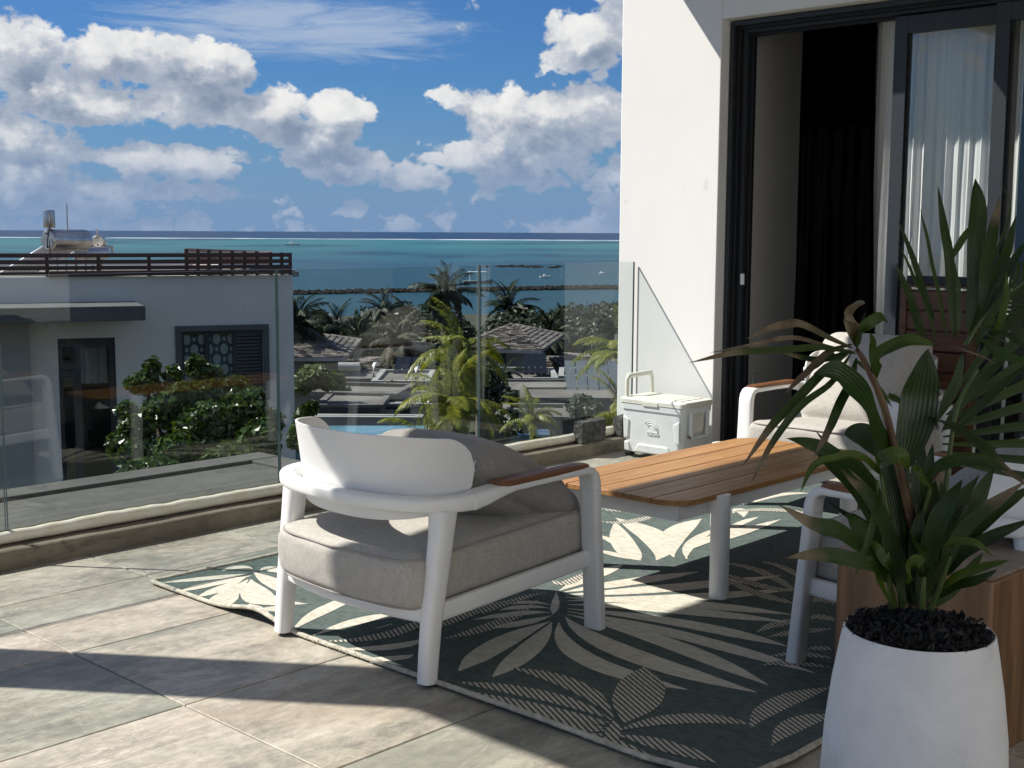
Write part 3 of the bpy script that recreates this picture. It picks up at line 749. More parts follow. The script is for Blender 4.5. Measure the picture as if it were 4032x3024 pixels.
# ------------------------------------------------------------------ armchairs
def rounded_cushion(hx, hy, hz, r, bulge=.012, n=22, wr=.004, seed=0, backcurve=0.0, taper=0.0):
    """closed cushion as a rounded, puffed box"""
    m = MB(); idx = {}; vs = []; fs = []
    def V_(i, j, k):
        key = (i, j, k)
        if key in idx: return idx[key]
        p = Vector((2*i/n-1, 2*j/n-1, 2*k/n-1)); e = Vector((p.x*hx, p.y*hy, p.z*hz))
        q = Vector((max(-(hx-r), min(hx-r, e.x)), max(-(hy-r), min(hy-r, e.y)), max(-(hz-min(r, hz*.95)), min(hz-min(r, hz*.95), e.z))))
        d = e-q
        s = q + (d.normalized()*min(r, hz*.95 if abs(d.z) > 1e-9 and abs(d.x)+abs(d.y) < 1e-9 else r) if d.length > 1e-9 else d)
        if d.length > 1e-9: s = q + Vector((d.normalized().x*r, d.normalized().y*r, d.normalized().z*min(r, hz*.95)))
        b_ = (1-p.x**2)*(1-p.y**2); s.z += math.copysign(bulge*b_, p.z) if abs(p.z) > .3 else bulge*b_*p.z
        s.x += bulge*.5*(1-p.z**2)*p.x; s.y += bulge*.5*(1-p.z**2)*p.y
        s.z -= taper*max(0, abs(p.x))**6*math.copysign(1, p.z)*hz
        if backcurve and p.x < 0: s.x -= backcurve*(1-(p.y)**2)*(-p.x)
        nn = noise.noise_vector(Vector((s.x*7, s.y*7, s.z*7+seed)))*wr + noise.noise_vector(Vector((s.x*22, s.y*22, s.z*22+seed)))*wr*.35
        s += nn
        idx[key] = len(vs); vs.append(s); return idx[key]
    for a in range(n):
        for b_ in range(n):
            fs.append((V_(a,b_,0),V_(a,b_+1,0),V_(a+1,b_+1,0),V_(a+1,b_,0))); fs.append((V_(a,b_,n),V_(a+1,b_,n),V_(a+1,b_+1,n),V_(a,b_+1,n)))
            fs.append((V_(a,0,b_),V_(a+1,0,b_),V_(a+1,0,b_+1),V_(a,0,b_+1))); fs.append((V_(a,n,b_),V_(a,n,b_+1),V_(a+1,n,b_+1),V_(a+1,n,b_)))
            fs.append((V_(0,a,b_),V_(0,a,b_+1),V_(0,a+1,b_+1),V_(0,a+1,b_))); fs.append((V_(n,a,b_),V_(n,a+1,b_),V_(n,a+1,b_+1),V_(n,a,b_+1)))
    return m.add(vs, fs)

def armchair(name, locv, rz, label, pillow_pose, pillow_seed=0, pm=None):
    r = empty(name, locv, rz, label, 'armchair', 'white framed lounge armchairs around the table')
    yl = .325
    for s in (-1, 1):
        # back leg: rounded, foot set back, leaning forward to the hoop
        MB().tube([(-.350, s*yl, 0), (-.335, s*yl, .16), (-.300, s*(yl+.004), .40), (-.290, s*(yl+.002), .472)], [(.023, .026), (.025, .028), (.030, .033), (.034, .036)], 16, 3.2, up=(1, 0, 0)).obj('leg', M_PAINT, r, smooth=True, sharp=50)
        def loft(path, hw, th_, nm):
            P_ = []; k_ = len(path)-1
            for i, (x, z) in enumerate(path):
                a = Vector((path[max(i-1, 0)][0], 0, path[max(i-1, 0)][1])); b_ = Vector((path[min(i+1, k_)][0], 0, path[min(i+1, k_)][1])); t_ = (b_-a).normalized(); nrm = Vector((t_.z, 0, -t_.x))
                yo = s*(yl+.030 - .012*max(0, 1-z/.45))
                ring = []
                for j in range(16):
                    an = 2*pi*(j+.5)/16; c, d = cos(an), sin(an); c = math.copysign(abs(c)**.42, c); d = math.copysign(abs(d)**.42, d)
                    ring.append(Vector((x, yo, z)) + Vector((0, 1, 0))*c*hw[i] + nrm*d*th_[i])
                P_.append(ring)
            vs = [q for rr in P_ for q in rr]; fs = []
            for i in range(k_):
                for j in range(16): fs.append((i*16+j, i*16+(j+1) % 16, (i+1)*16+(j+1) % 16, (i+1)*16+j))
            fs += [tuple(range(15, -1, -1)), tuple(range(k_*16, (k_+1)*16))]
            if s*1 > 0: pass
            return MB().add(vs, fs).obj(nm, M_PAINT, r, smooth=True, sharp=50)
        loft([(.352, 0), (.340, .12), (.326, .25), (.312, .38), (.306, .452)], [.033, .033, .034, .034, .034], [.0205, .019, .018, .017, .017], 'leg')
        loft([(.306, .4525), (.3045, .475), (.298, .496), (.284, .511), (.262, .517), (.10, .514), (-.06, .511), (-.12, .507), (-.17, .499), (-.215, .492)], [.034, .034, .034, .034, .034, .034, .034, .035, .034, .028], [.017, .017, .016, .014, .0125, .0095, .0095, .017, .022, .024], 'arm')
        # teak cap on the arm
        cap = MB(); cp = []
        for i in range(13):
            x = -.115 + .385*i/12; z = .518 + .003*(x/.3)
            e = 1.0 if 0 < i < 12 else .80
            cp.append(((x, s*(yl+.030), z+.007), (.0315*e, .0115*e)))
        cap.tube([q[0] for q in cp], [q[1] for q in cp], 14, 2.8, up=(0, 0, 1)).obj('armrest', M_ARM, r, smooth=True, sharp=50)
        for fx_, fy_ in ((-.350, yl), (.352, yl+.018)): MB().box(fx_-.016, fx_+.016, s*fy_-.016, s*fy_+.016, -.003, .001).obj('foot_pad', M_BLACK, r)
        # side rail
        MB().tube([(-.315, s*yl, .190), (.332, s*(yl+.012), .229)], [(.014, .026)]*2, 12, 5).obj('side_rail', M_PAINT, r, smooth=True, sharp=50)
    # hoop round the back
    hp = []; hr = []
    for k in range(25):
        a = -pi/2 + pi*k/24
        x = -.20 - .225*cos(a)**.8 if abs(a) < pi/2 - 1e-6 else -.20
        y = math.copysign(abs(sin(a))**.85, sin(a))*(yl+.030)
        hp.append((x, y, .491+.004*cos(a))); hr.append((.019+.006*abs(sin(a)), .0232-.0035*cos(a)))
    MB().tube(hp, hr, 20, 3.8).obj('back_rail', M_PAINT, r, smooth=True, sharp=60)
    # back rail of the seat, bowed
    bp = [(-.335-.035*(1-(2*k/12-1)**2), -yl+.02+(2*yl-.04)*k/12, .186) for k in range(13)]
    MB().tube(bp, (.013, .024), 12, 5).obj('rear_rail', M_PAINT, r, smooth=True, sharp=50)
    MB().tube([(.335, -yl, .226), (.335, yl, .226)], (.013, .022), 12, 5).obj('front_rail', M_PAINT, r, smooth=True, sharp=50)
    m = MB()
    for k in range(6): x = -.25+.1*k; m.box(x-.02, x+.02, -yl+.012, yl-.012, .196+.06*(x+.3)*1.0-.012, .204+.06*(x+.3)-.012)
    m.obj('seat_slats', M_PAINT, r)
    # moulded back shell: thin curved sheet with rounded corners
    nu, nv = 72, 24; th = .007
    def shell(a, b_, side):
        u = 2*a-1; phi = u*1.40
        zt = .678 - .022*abs(u)**2.5; zb = .428 + .045*u*u
        # rounded corners and belly
        cu = abs(u); corner = max(0.0, (cu-.84)/.16); 
        zt2 = zt - (1-sqrt(max(0, 1-corner**2)))*.095
        zb2 = zb + (1-sqrt(max(0, 1-corner**2)))*.12
        z = zb2 + (zt2-zb2)*b_
        lean = (z-.40)*.20
        x = -.105 - .272*cos(phi)**.75 - lean*cos(phi) if cos(phi) > 0 else -.105
        y = (.322+.0*z)*math.copysign(abs(sin(phi))**.82, sin(phi)); x += .03*max(0, abs(u)-.78)/.22
        nrm = Vector((cos(phi), -sin(phi), 0))
        return Vector((x, y, z)) + nrm*(th if side else 0)
    m = MB()
    m.grid(lambda a, b_: shell(a, b_, 0), nu, nv); m.grid(lambda a, b_: shell(1-a, b_, 1), nu, nv)
    o1 = 0; N = (nu+1)*(nv+1); fs = []
    def id0(i, j): return j*(nu+1)+i
    def id1(i, j): return N + j*(nu+1)+(nu-i)
    for i in range(nu):
        fs.append((id0(i, nv), id0(i+1, nv), id1(i+1, nv), id1(i, nv))); fs.append((id0(i+1, 0), id0(i, 0), id1(i, 0), id1(i+1, 0)))
    for j in range(nv):
        fs.append((id0(0, j), id0(0, j+1), id1(0, j+1), id1(0, j))); fs.append((id0(nu, j+1), id0(nu, j), id1(nu, j), id1(nu, j+1)))
    m.f += fs; m.mi += [0]*len(fs)
    m.obj('back_shell', M_SHELL, r, smooth=True, sharp=60)
    # seat cushion with piping
    seat = rounded_cushion(.378, .308, .080, .036, .014, 28, .003, pillow_seed, backcurve=.036).obj('seat_cushion', M_SEAT, r, smooth=True)
    seat.location = (-.002, 0, .292); seat.rotation_euler = (0, -.055, 0)
    def ring(z):
        P_ = []
        for k in range(97):
            a = 2*pi*k/96; c, s_ = cos(a), sin(a); e = .16
            x = .376*math.copysign(abs(c)**e, c); y = .307*math.copysign(abs(s_)**e, s_)
            if x < 0: x -= .036*(1-(y/.308)**2)*(-x/.378)
            P_.append((x, y, z))
        return P_
    pp = MB(); pp.tube(ring(.068), .0035, 6, cap=False); pp.tube(ring(-.068), .0035, 6, cap=False)
    pp.obj('piping', M_PIPE, seat, smooth=True)
    px, py, pz, pitch, ph = pillow_pose
    pil = rounded_cushion(.250, .245, .074, .070, .050, 30, .0050, pillow_seed+4, taper=.0).obj('back_cushion', pm or M_PILLOW, r, smooth=True)
    pil.location = (px, py, pz); pil.rotation_euler = (0, pitch, ph)
    return r
c1 = armchair('armchair', (2.635, 2.785, .0105), 0, 'white armchair nearest the glass seen from behind with its arm towards the table', (.098, -.040, .470, radians(24), radians(4)))
c2 = armchair('armchair', (5.235, 2.80, .0105), radians(182), 'armchair at the far end of the table facing the camera in front of the door', (-.135, 0, .535, radians(52), 0), 3, M_SEAT)
c3 = armchair('armchair', (3.50, 1.475, .0105), radians(90), 'shaded armchair half hidden behind the potted palm at the right', (-.10, 0, .505, radians(38), 0), 6)

# ------------------------------------------------------------------ coffee table
TX0, TX1, TY0, TY1, TZ = 3.30, 4.62, 2.345, 2.955, .372
tab = empty('coffee_table', (3.9, 2.65, .0105), label='low coffee table with teak slat top and white metal legs on the rug', cat='coffee table')
nb = 5; bw = (TY1-TY0)/nb
for k in range(nb):
    y0, y1 = TY0+bw*k+.0025, TY0+bw*(k+1)-.0025
    poly = []
    def xe(y):   # rounded corners of the whole top
        d = max(0, .11-(y-TY0)) if y < 2.6 else max(0, .11-(TY1-y))
        return .11-sqrt(max(0, .11**2-d*d)) if d > 0 else 0
    n = 8 if k in (0, nb-1) else 1
    for i in range(n+1): y = y0+(y1-y0)*i/n; poly.append((TX1-xe(y)-3.9, y-2.65))
    for i in range(n+1): y = y1+(y0-y1)*i/n; poly.append((TX0+xe(y)-3.9, y-2.65))
    MB().prism(poly, TZ-.0105-.019, TZ-.0105).obj('board', M_TEAK, tab, bevel=.002)
for lx, ly in ((3.535, TY0+.035), (4.42, TY0+.035), (3.535, TY1-.035), (4.42, TY1-.035)):
    sgn = -1 if ly < 2.6 else 1
    MB().tube([(lx-3.9, ly-2.65+sgn*.03, 0), (lx-3.9, ly-2.65+sgn*.03, TZ-.0145)], (.031, .031), 20, 2.6, up=(1, 0, 0)).obj('leg', M_PAINT, tab, smooth=True, sharp=50)
z0, z1 = TZ-.0105-.075, TZ-.0105-.0195
for a, b, c, d in ((3.36, 4.56, TY0+.045, TY0+.063), (3.36, 4.56, TY1-.063, TY1-.045), (3.34, 3.358, TY0+.045, TY1-.045), (4.562, 4.58, TY0+.045, TY1-.045)):
    MB().box(a-3.9, b-3.9, c-2.65, d-2.65, z0, z1).obj('rail', M_PAINT, tab, bevel=.003)
# joins from leg to rail
for lx in (3.535, 4.42):
    for s, yv in ((-1, TY0+.045), (1, TY1-.045)):
        MB().box(lx-3.9-.02, lx-3.9+.02, yv-2.65-.02 if s < 0 else yv-2.65+.001, yv-2.65-.001 if s < 0 else yv-2.65+.02, z0+.004, z1-.002).obj('bracket', M_PAINT, tab)

# ------------------------------------------------------------------ cooler box
M_COOL = mat('white_cooler_plastic', rough=.45, spec=.5, build=noisy((.76, .76, .76), (.84, .84, .835), 7, 5, .25, 220, .001))
M_COOLLID = mat('yellowed_lid', rough=.5, spec=.4, build=noisy((.70, .68, .58), (.80, .785, .71), 9, 6, .2, 200, .001))
M_GREYP = mat('grey_rubber', (.05, .05, .05), .7)
CX, CY = 5.64, 4.125
cool = empty('cooler_box', (CX, CY, 0), 0, 'white wheeled cooler box with raised lettering against the wall in the corner', 'cooler box')
hx, hy = .130, .200
def cprof(z):  # body widens upward
    k = (z-.03)/.26; return .90+.10*k
m = MB()
def ring_rect(hx_, hy_, z, r=.03, n=6):
    P_ = []
    for q, (sx, sy) in enumerate(((1, 1), (-1, 1), (-1, -1), (1, -1))):
        for i in range(n+1):
            a = pi/2*q + pi/2*i/n; P_.append((sx*(hx_-r)+r*cos(a), sy*(hy_-r)+r*sin(a), z))
    return P_
lv = [.03, .034, .05, .09, .25, .262, .263, .292]; ex = [-.012, -.002, 0, 0, 0, 0, .006, .006]
rings = [ring_rect(hx*cprof(z)+e, hy*cprof(z)+e, z) for z, e in zip(lv, ex)]
n_ = len(rings[0]); vs = [p for r_ in rings for p in r_]; fs = [tuple(range(n_-1, -1, -1)), tuple((len(lv)-1)*n_+i for i in range(n_))]
for i in range(len(lv)-1):
    for j in range(n_): fs.append((i*n_+j, i*n_+(j+1) % n_, (i+1)*n_+(j+1) % n_, (i+1)*n_+j))
m.add(vs, fs).obj('body', M_COOL, cool, smooth=True, sharp=25)
m = MB(); lv = [.293, .296, .316, .322, .325]; hh = [(.135, .207), (.139, .211), (.139, .211), (.135, .207), (.127, .199)]
rings = [ring_rect(a, b, z) for z, (a, b) in zip(lv, hh)]; n_ = len(rings[0]); vs = [p for r_ in rings for p in r_]; fs = [tuple(range(n_-1, -1, -1)), tuple(4*n_+i for i in range(n_))]
for i in range(4):
    for j in range(n_): fs.append((i*n_+j, i*n_+(j+1) % n_, (i+1)*n_+(j+1) % n_, (i+1)*n_+j))
lid = m.add(vs, fs).obj('lid', M_COOLLID, cool, smooth=True, sharp=25)
MB().box(-.10, .10, -.165, .165, .3245, .329).obj('lid_tray_panel', M_COOLLID, lid, bevel=.003)
MB().box(-.1425, -.1385, -.05, .05, .288, .312).obj('lid_latch', M_COOLLID, lid, bevel=.002)
def front_patch(name, y0, y1, z0, z1, dep_, mt=M_COOL, bev=.008, poly=None):
    # raised panel on the front face (faces -x), following its slope
    k0, k1 = cprof(z0), cprof(z1)
    P_ = poly or [(y0, z0), (y1, z0), (y1, z1), (y0, z1)]
    vs = [(-hx*cprof(z)+.004, y, z) for y, z in P_]+[(-hx*cprof(z)-dep_, y*.985+(y0+y1)/2*.015, z) for y, z in P_]; n = len(P_)
    MB().add(vs, [tuple(range(n)), tuple(reversed(range(n, 2*n)))]+[(i, n+i, n+(i+1) % n, (i+1) % n) for i in range(n)]).obj(name, mt, cool, bevel=bev if bev else 0)
front_patch('corner_guard', .135, .182, .095, .225, .007, poly=[(.182, .10), (.150, .11), (.142, .205), (.182, .225)])
front_patch('corner_guard', -.182, -.135, .095, .225, .007, poly=[(-.182, .10), (-.182, .225), (-.142, .205), (-.150, .11)])
front_patch('foot_guard', -.12, .10, .035, .085, .009, poly=[(-.13, .036), (.12, .036), (.085, .082), (-.105, .082)])
front_patch('foot_guard', .12, .18, .035, .085, .009, poly=[(.135, .036), (.178, .036), (.178, .088), (.15, .088)])
# swing handles at both ends
for s in (-1, 1):
    yb = s*(hy+.012)
    m = MB(); m.tube([(-.075, yb, .275), (-.070, yb, .15), (-.060, yb, .138), (.060, yb, .138), (.070, yb, .15), (.075, yb, .275)], (.011, .008), 8, 3.5)
    m.obj('swing_handle', M_COOL, cool, smooth=True, sharp=50)
    MB().box(-.055, .055, s*(hy*.955), s*(hy*.955+.010) , .16, .26).obj('end_recess', M_COOLLID, cool, bevel=.002) if s < 0 else MB().box(-.055, .055, hy*.955, hy*.955+.010, .16, .26).obj('end_recess', M_COOLLID, cool, bevel=.002)
    MB().box(-.08, -.066, yb-.012 if s > 0 else yb-.004, yb+.004 if s > 0 else yb+.012, .135, .150).obj('hinge_pin', mat('brown_pin', (.25, .15, .10), .6), cool)
m = MB(); hz = .435
m.tube([(-.11, .176, .29), (-.108, .176, hz-.02), (-.095, .176, hz), (.095, .176, hz+.004), (.108, .176, hz-.018), (.11, .176, .29)], [(.009, .012)]*2+[(.013, .013)]*2+[(.009, .012)]*2, 10, 3)
m.obj('tow_handle', M_COOLLID, cool, smooth=True, sharp=50)
for s in (-1, 1): MB().tube([(s*.07-.0, .165, .028), (s*.07, .195, .028)], .028, 20).obj('wheel', M_GREYP, cool, smooth=True, sharp=40)
for s in (-1, 1): MB().box(s*.08-.02, s*.08+.02, -.17, -.14, 0, .034).obj('foot', M_GREYP, cool)
# raised emblem: ring arcs and lettering on the front
def emblem():
    bx = -hx*cprof(.165)-.001
    e = empty('emblem', (0, 0, 0)); e.parent = cool
    m = MB()
    for rr, a0, a1 in ((.046, -.22, .80), (.035, -.05, .78), (.023, .02, .85)):
        m.tube([(bx-.001, .004-rr*cos(pi*(a0+(a1-a0)*k/18)), .168+rr*sin(pi*(a0+(a1-a0)*k/18))*1.0) for k in range(19)], (.0022, .0022), 6)
    m.obj('emblem_arc', M_COOL, e, smooth=True)
    fc = bpy.data.curves.new('lettering', 'FONT'); fc.body = 'IGLOO'; fc.size = .023; fc.extrude = .0016; fc.align_x = 'CENTER'; fc.bevel_depth = .0004
    fc.space_character = 1.1
    to = bpy.data.objects.new('lettering', fc); COL.objects.link(to)
    dg = bpy.context.evaluated_depsgraph_get(); me = bpy.data.meshes.new_from_object(to.evaluated_get(dg)); bpy.data.objects.remove(to)
    me.materials.clear(); me.materials.append(M_COOL)
    lo = bpy.data.objects.new('lettering', me); COL.objects.link(lo); lo.parent = e
    lo.matrix_local = Matrix(((0, 0, -1, bx-.001), (-1, 0, 0, -.010), (0, 1, 0, .136), (0, 0, 0, 1)))
emblem()

cool.scale = (1.05, 1.05, 1.04)
# stone blocks on the kerb
def stone(name, x0, x1, y0, y1, z0, z1, seed, label):
    m = MB(); n = 9; cx_, cy_, cz_ = (x0+x1)/2, (y0+y1)/2, z0
    def fn(p, ax):
        v = Vector(p); d = noise.noise_vector(Vector((v.x*28, v.y*28, v.z*60+seed)))*.0045 + noise.noise_vector(v*9+Vector((seed, 0, 0)))*.004
        d += noise.noise_vector(v*75)*.0016
        if v.z < z0+.001: d.z = 0
        return v+d-Vector((cx_, cy_, cz_))
    for ax in range(3):
        for s in (0, 1):
            def f(a, b):
                if ax == 0: p = (x1 if s else x0, y0+(y1-y0)*(a if s else 1-a), z0+(z1-z0)*b)
                elif ax == 1: p = (x0+(x1-x0)*(1-a if s else a), y1 if s else y0, z0+(z1-z0)*b)
                else: p = (x0+(x1-x0)*(a if s else 1-a), y0+(y1-y0)*b, z1 if s else z0)
                return fn(p, ax)
            m.grid(f, 22, 18)
    o = m.obj(name, M_STONE, smooth=True, loc=(cx_, cy_, cz_), sharp=50); tag(o, label, 'stone block', 'rough stone blocks on the kerb'); return o
M_STONE = mat('dark_basalt', rough=.95, build=noisy((.030, .029, .028), (.115, .11, .105), 26, 7, .9, 120, .006))
stone('stone_block', 5.315, 5.520, 4.452, 4.516, .079, .196, 1, 'dark rough stone block on the kerb left of the cooler box')
stone('stone_block', 5.66, 5.83, 4.452, 4.516, .079, .190, 5, 'second dark stone block on the kerb partly hidden behind the cooler box')

# ------------------------------------------------------------------ stump stool, bar chair behind
st = MB()
def stump(a, b, top=False): pass
m = MB(); q0 = Vector((2.845, 1.545, 0)); 
ang = radians(-3)
stm = empty('wooden_stool', (3.06, 1.33, 0), ang, 'solid square wooden stool with a pale ringed top behind the white pot', 'stool')
MB().box(-.215, .215, -.205, .205, 0, .443).obj('block', M_STUMP, stm, bevel=.008)
MB().box(-.2145, .2145, -.2045, .2045, .4432, .452).obj('top', M_STUMPTOP, stm, bevel=.006)

bx0, by0, by1 = 5.845, 2.50, 2.83
bc = empty('wooden_screen', (5.82, 2.66, 0), 0, 'dark wooden slatted cabinet with a black top standing against the glass door', 'cabinet')
def BB(x0, x1, y0, y1, z0, z1, nm, mt, bv=.003): MB().box(x0, x1, y0, y1, z0, z1).obj(nm, mt, bc, bevel=bv)
zt = .985
BB(-.03, .03, .155, .185, 0, zt, 'post', M_CRATE); BB(-.03, .03, -.185, -.155, 0, zt, 'post', M_CRATE)
for k in range(9):
    z0 = zt-.01-.098*(k+1)
    BB(-.018+random.uniform(-.002, .002), .005, -.154, .154, z0+.004, z0+.092, 'plank', M_CRATE)
BB(.006, .014, -.154, .154, .02, zt-.01, 'back_board', M_CRATE)
BB(-.032, .032, -.19, .19, zt+.002, zt+.012, 'top_edge', M_CRATE)
BB(-.02, .04, -.20, .16, zt+.014, zt+.056, 'black_top', M_BLACK)
BB(-.028, .02, .187, .207, zt-.31, zt-.28, 'peg', M_CRATE)
BB(-.045, -.02, -.154, .154, zt-.52, zt-.44, 'cross_bar', M_CRATE)
#@@PART3
# ------------------------------------------------------------------ potted palm
POT = Vector((2.224, 1.027, 0))
pot = empty('plant_pot', POT, label='tall white tapered plant pot holding the palm at the lower right', cat='plant pot')
prof = [(.11, 0), (.140, .004), (.157, .03), (.170, .12), (.173, .20), (.168, .30), (.157, .39), (.144, .468), (.139, .494), (.1365, .498), (.132, .496), (.130, .475), (.130, .44)]
pp = []
for i in range(len(prof)-1):
    for k in range(4): t_ = k/4; pp.append((prof[i][0]*(1-t_)+prof[i+1][0]*t_, prof[i][1]*(1-t_)+prof[i+1][1]*t_))
pp.append(prof[-1])
MB().lathe(pp, 64).obj('pot_body', M_POT, pot, smooth=True)
m = MB(); m.lathe([(.001, .498), (.07, .494), (.131, .478)], 32); m.obj('soil', M_SOIL, pot, smooth=True)
m = MB()
for i in range(2200):
    a = random.uniform(0, 2*pi); r_ = .134*sqrt(random.random()); z = .490+.020*(1-r_/.134)+random.uniform(-.008, .014)
    c = Vector((r_*cos(a), r_*sin(a), z)); s_ = random.uniform(.004, .011)
    e1 = Vector((random.gauss(0, 1), random.gauss(0, 1), random.gauss(0, 1))).normalized()*s_; e2 = Vector((random.gauss(0, 1), random.gauss(0, 1), random.gauss(0, 1))).normalized()*s_*.6
    m.add([c-e1, c+e2, c+e1*1.2, c-e2+Vector((0, 0, .002))], [(0, 1, 2, 3)])
m.obj('mulch', M_SOIL, pot, kind='stuff')

plant = empty('potted_palm', POT+Vector((0, 0, .46)), label='broad leaved green palm with some dried brown leaf tips growing in the white pot', cat='palm plant')
PO = POT+Vector((0, 0, .46))
def spine(pts, n):
    """Catmull-Rom through the points"""
    P_ = [Vector(p) for p in pts]
    if len(P_) == 2: return [P_[0].lerp(P_[1], i/n) for i in range(n+1)]
    P_ = [P_[0]*2-P_[1]] + P_ + [P_[-1]*2-P_[-2]]; k = len(P_)-3; out = []
    for i in range(n+1):
        t = i/n*k; j = min(int(t), k-1); f = t-j; a, b, c, d = P_[j:j+4]
        out.append(.5*((2*b)+(c-a)*f+(2*a-5*b+4*c-d)*f*f+(3*b-a-3*c+d)*f**3))
    return out
def add_leaf(pts, w, mt, fold=.28, twist=0.0, peak=.42, parent=None, org=None, n=18, name='leaf', nrm=None):
    c = spine(pts, n); vs = []; fs = []; uvs = []
    base_n = nrm or (-cF*.85+cU*.45+cR*(.5*sin(w*913))).normalized()
    for i, p in enumerate(c):
        t_ = (c[min(i+1, n)]-c[max(i-1, 0)]).normalized(); s = i/n
        ww = w*.5*((sin(pi*.5*min(1, s/peak))**.7*.86+.14) if s < peak else max(0, cos(pi*.5*((s-peak)/(1-peak))**1.6)))
        sd = t_.cross(base_n); 
        if sd.length < .05: sd = t_.cross(Vector((0, 0, 1)))
        sd.normalize(); nn = sd.cross(t_).normalized()
        tw = twist*s; sd, nn = sd*cos(tw)+nn*sin(tw), nn*cos(tw)-sd*sin(tw)
        rip = .05*w*sin(s*17+w*100)
        for k, q in enumerate((-1, -.5, 0, .5, 1)):
            vs.append(p + sd*ww*q + nn*(abs(q)*ww*fold + rip*abs(q)) - PO); uvs.append(((q+1)/2, s))
    for i in range(n):
        for k in range(4): fs.append((i*5+k, i*5+k+1, i*5+k+6, i*5+k+5))
    me_ = MB().add(vs, fs).mesh(name, mt, True)
    ul = me_.uv_layers.new(name='UVMap')
    for lp in me_.loops: ul.data[lp.index].uv = uvs[lp.vertex_index]
    o = bpy.data.objects.new(name, me_); COL.objects.link(o); o.parent = parent or plant
    return o
BD = 2.40                                    # distance of the pot's axis from the camera plane
def C5(x, y, d=0.0): return dep(2800+x*.7234, 1200+y*.7234, BD+d)
def CU(x, y, d=0.0): return dep(3300+x*.4219, 700+y*.4219, BD+d)
PXM = .7234/FPX*BD
def lf(pts, w, mt=None, **k):
    add_leaf([C5(*p) for p in pts], w*PXM*1.12, mt or M_LEAF, **k)
def lu(pts, w, mt=None, **k):
    add_leaf([CU(*p) for p in pts], w*1.1*.4219/FPX*BD, mt or M_LEAF, **k)
def stem(pts, r0, r1, mt=None, name='stem'):
    c = spine(pts, 14); m = MB(); m.tube([p-PO for p in c], [r0+(r1-r0)*i/14 for i in range(15)], 8); m.obj(name, mt or M_STEM, plant, smooth=True)
TP = M_LEAFTIP; DR = M_LEAFDRY; BR = M_LEAFBRT
# canes
stem([C5(1130, 1620, .02), C5(1110, 1330, .02), C5(1070, 1080, 0), C5(1005, 810, -.02), C5(930, 520, -.05), C5(830, 300, -.08), C5(790, 240, -.08)], .013, .004, M_CANE, 'cane')
stem([C5(1160, 1640, 0), C5(1150, 1500, 0), C5(1140, 1400, 0)], .020, .008, M_CANE, 'cane')
for a in ([(1040,1640,0),(1010,1420,-.04),(960,1150,-.08),(925,930,-.1)], [(985,1650,.02),(960,1400,-.02),(930,1150,-.06),(905,960,-.1)],
          [(1205,1640,.03),(1205,1350,.02),(1200,1020,0)], [(1090,1600,.03),(1120,1300,0),(1180,1060,-.04),(1190,1000,-.05)],
          [(1190,1660,-.02),(1255,1510,-.06),(1300,1370,-.08)], [(1150,1640,.05),(1250,1200,.06),(1330,600,.05),(1450,350,.02)],
          [(1000,1640,0),(970,1500,-.05),(960,1350,-.08)], [(1150,1650,-.05),(1155,1560,-.07),(1160,1450,-.08)]):
    stem([C5(*p) for p in a], .0065, .0035)
# fan from the top of the cane, dried tips to the left
lf([(790,270,-.08),(620,235,-.16),(430,245,-.25),(130,265,-.36),(-126,316,-.44)], 36, TP)
lf([(790,260,-.08),(640,230,-.14),(440,180,-.2),(250,215,-.28),(-14,262,-.36)], 24, DR)
lf([(770,240,-.08),(640,185,-.14),(480,112,-.18),(400,112,-.2),(300,140,-.22),(190,187,-.24)], 42, DR, fold=.6)
lf([(750,250,-.08),(620,300,-.12),(500,290,-.14),(390,262,-.16)], 34, TP)
lf([(770,215,-.08),(640,260,-.14),(500,390,-.2),(392,492,-.24)], 34, DR)
lf([(760,250,-.08),(640,340,-.16),(480,500,-.24),(330,660,-.30),(165,888,-.34)], 44, TP)
lf([(760,270,-.08),(650,430,-.2),(480,560,-.28),(330,760,-.32),(213,978,-.36)], 34, TP)
lf([(790,290,-.08),(760,420,-.12),(700,540,-.15),(640,680,-.18),(555,835,-.2)], 44, TP)
lf([(750,430,-.05),(680,600,-.1),(630,720,-.12),(595,815,-.14)], 22, DR)
lf([(790,230,-.08),(765,150,-.1),(765,70,-.12),(800,15,-.16),(838,-5,-.2)], 70, DR, fold=.9)
lf([(790,250,-.08),(800,160,-.1),(860,100,-.12),(925,68,-.1),(965,100,-.08)], 56, BR)
lf([(870,320,-.06),(880,220,-.08),(865,150,-.1)], 34, BR)
lf([(805,220,-.08),(812,130,-.08),(840,40,-.1)], 26, M_LEAF)
lf([(890,410,-.06),(910,290,-.1),(1000,225,-.14),(1110,200,-.16),(1240,222,-.16)], 70, BR, fold=.5)
lf([(1180,215,-.15),(1330,238,-.2),(1450,275,-.24),(1560,325,-.28)], 24, DR)
lf([(780,300,-.05),(850,360,-.04),(920,470,-.02),(990,560,0)], 40)
lf([(700,300,-.08),(640,270,-.1),(560,330,-.12),(520,350,-.14)], 40)
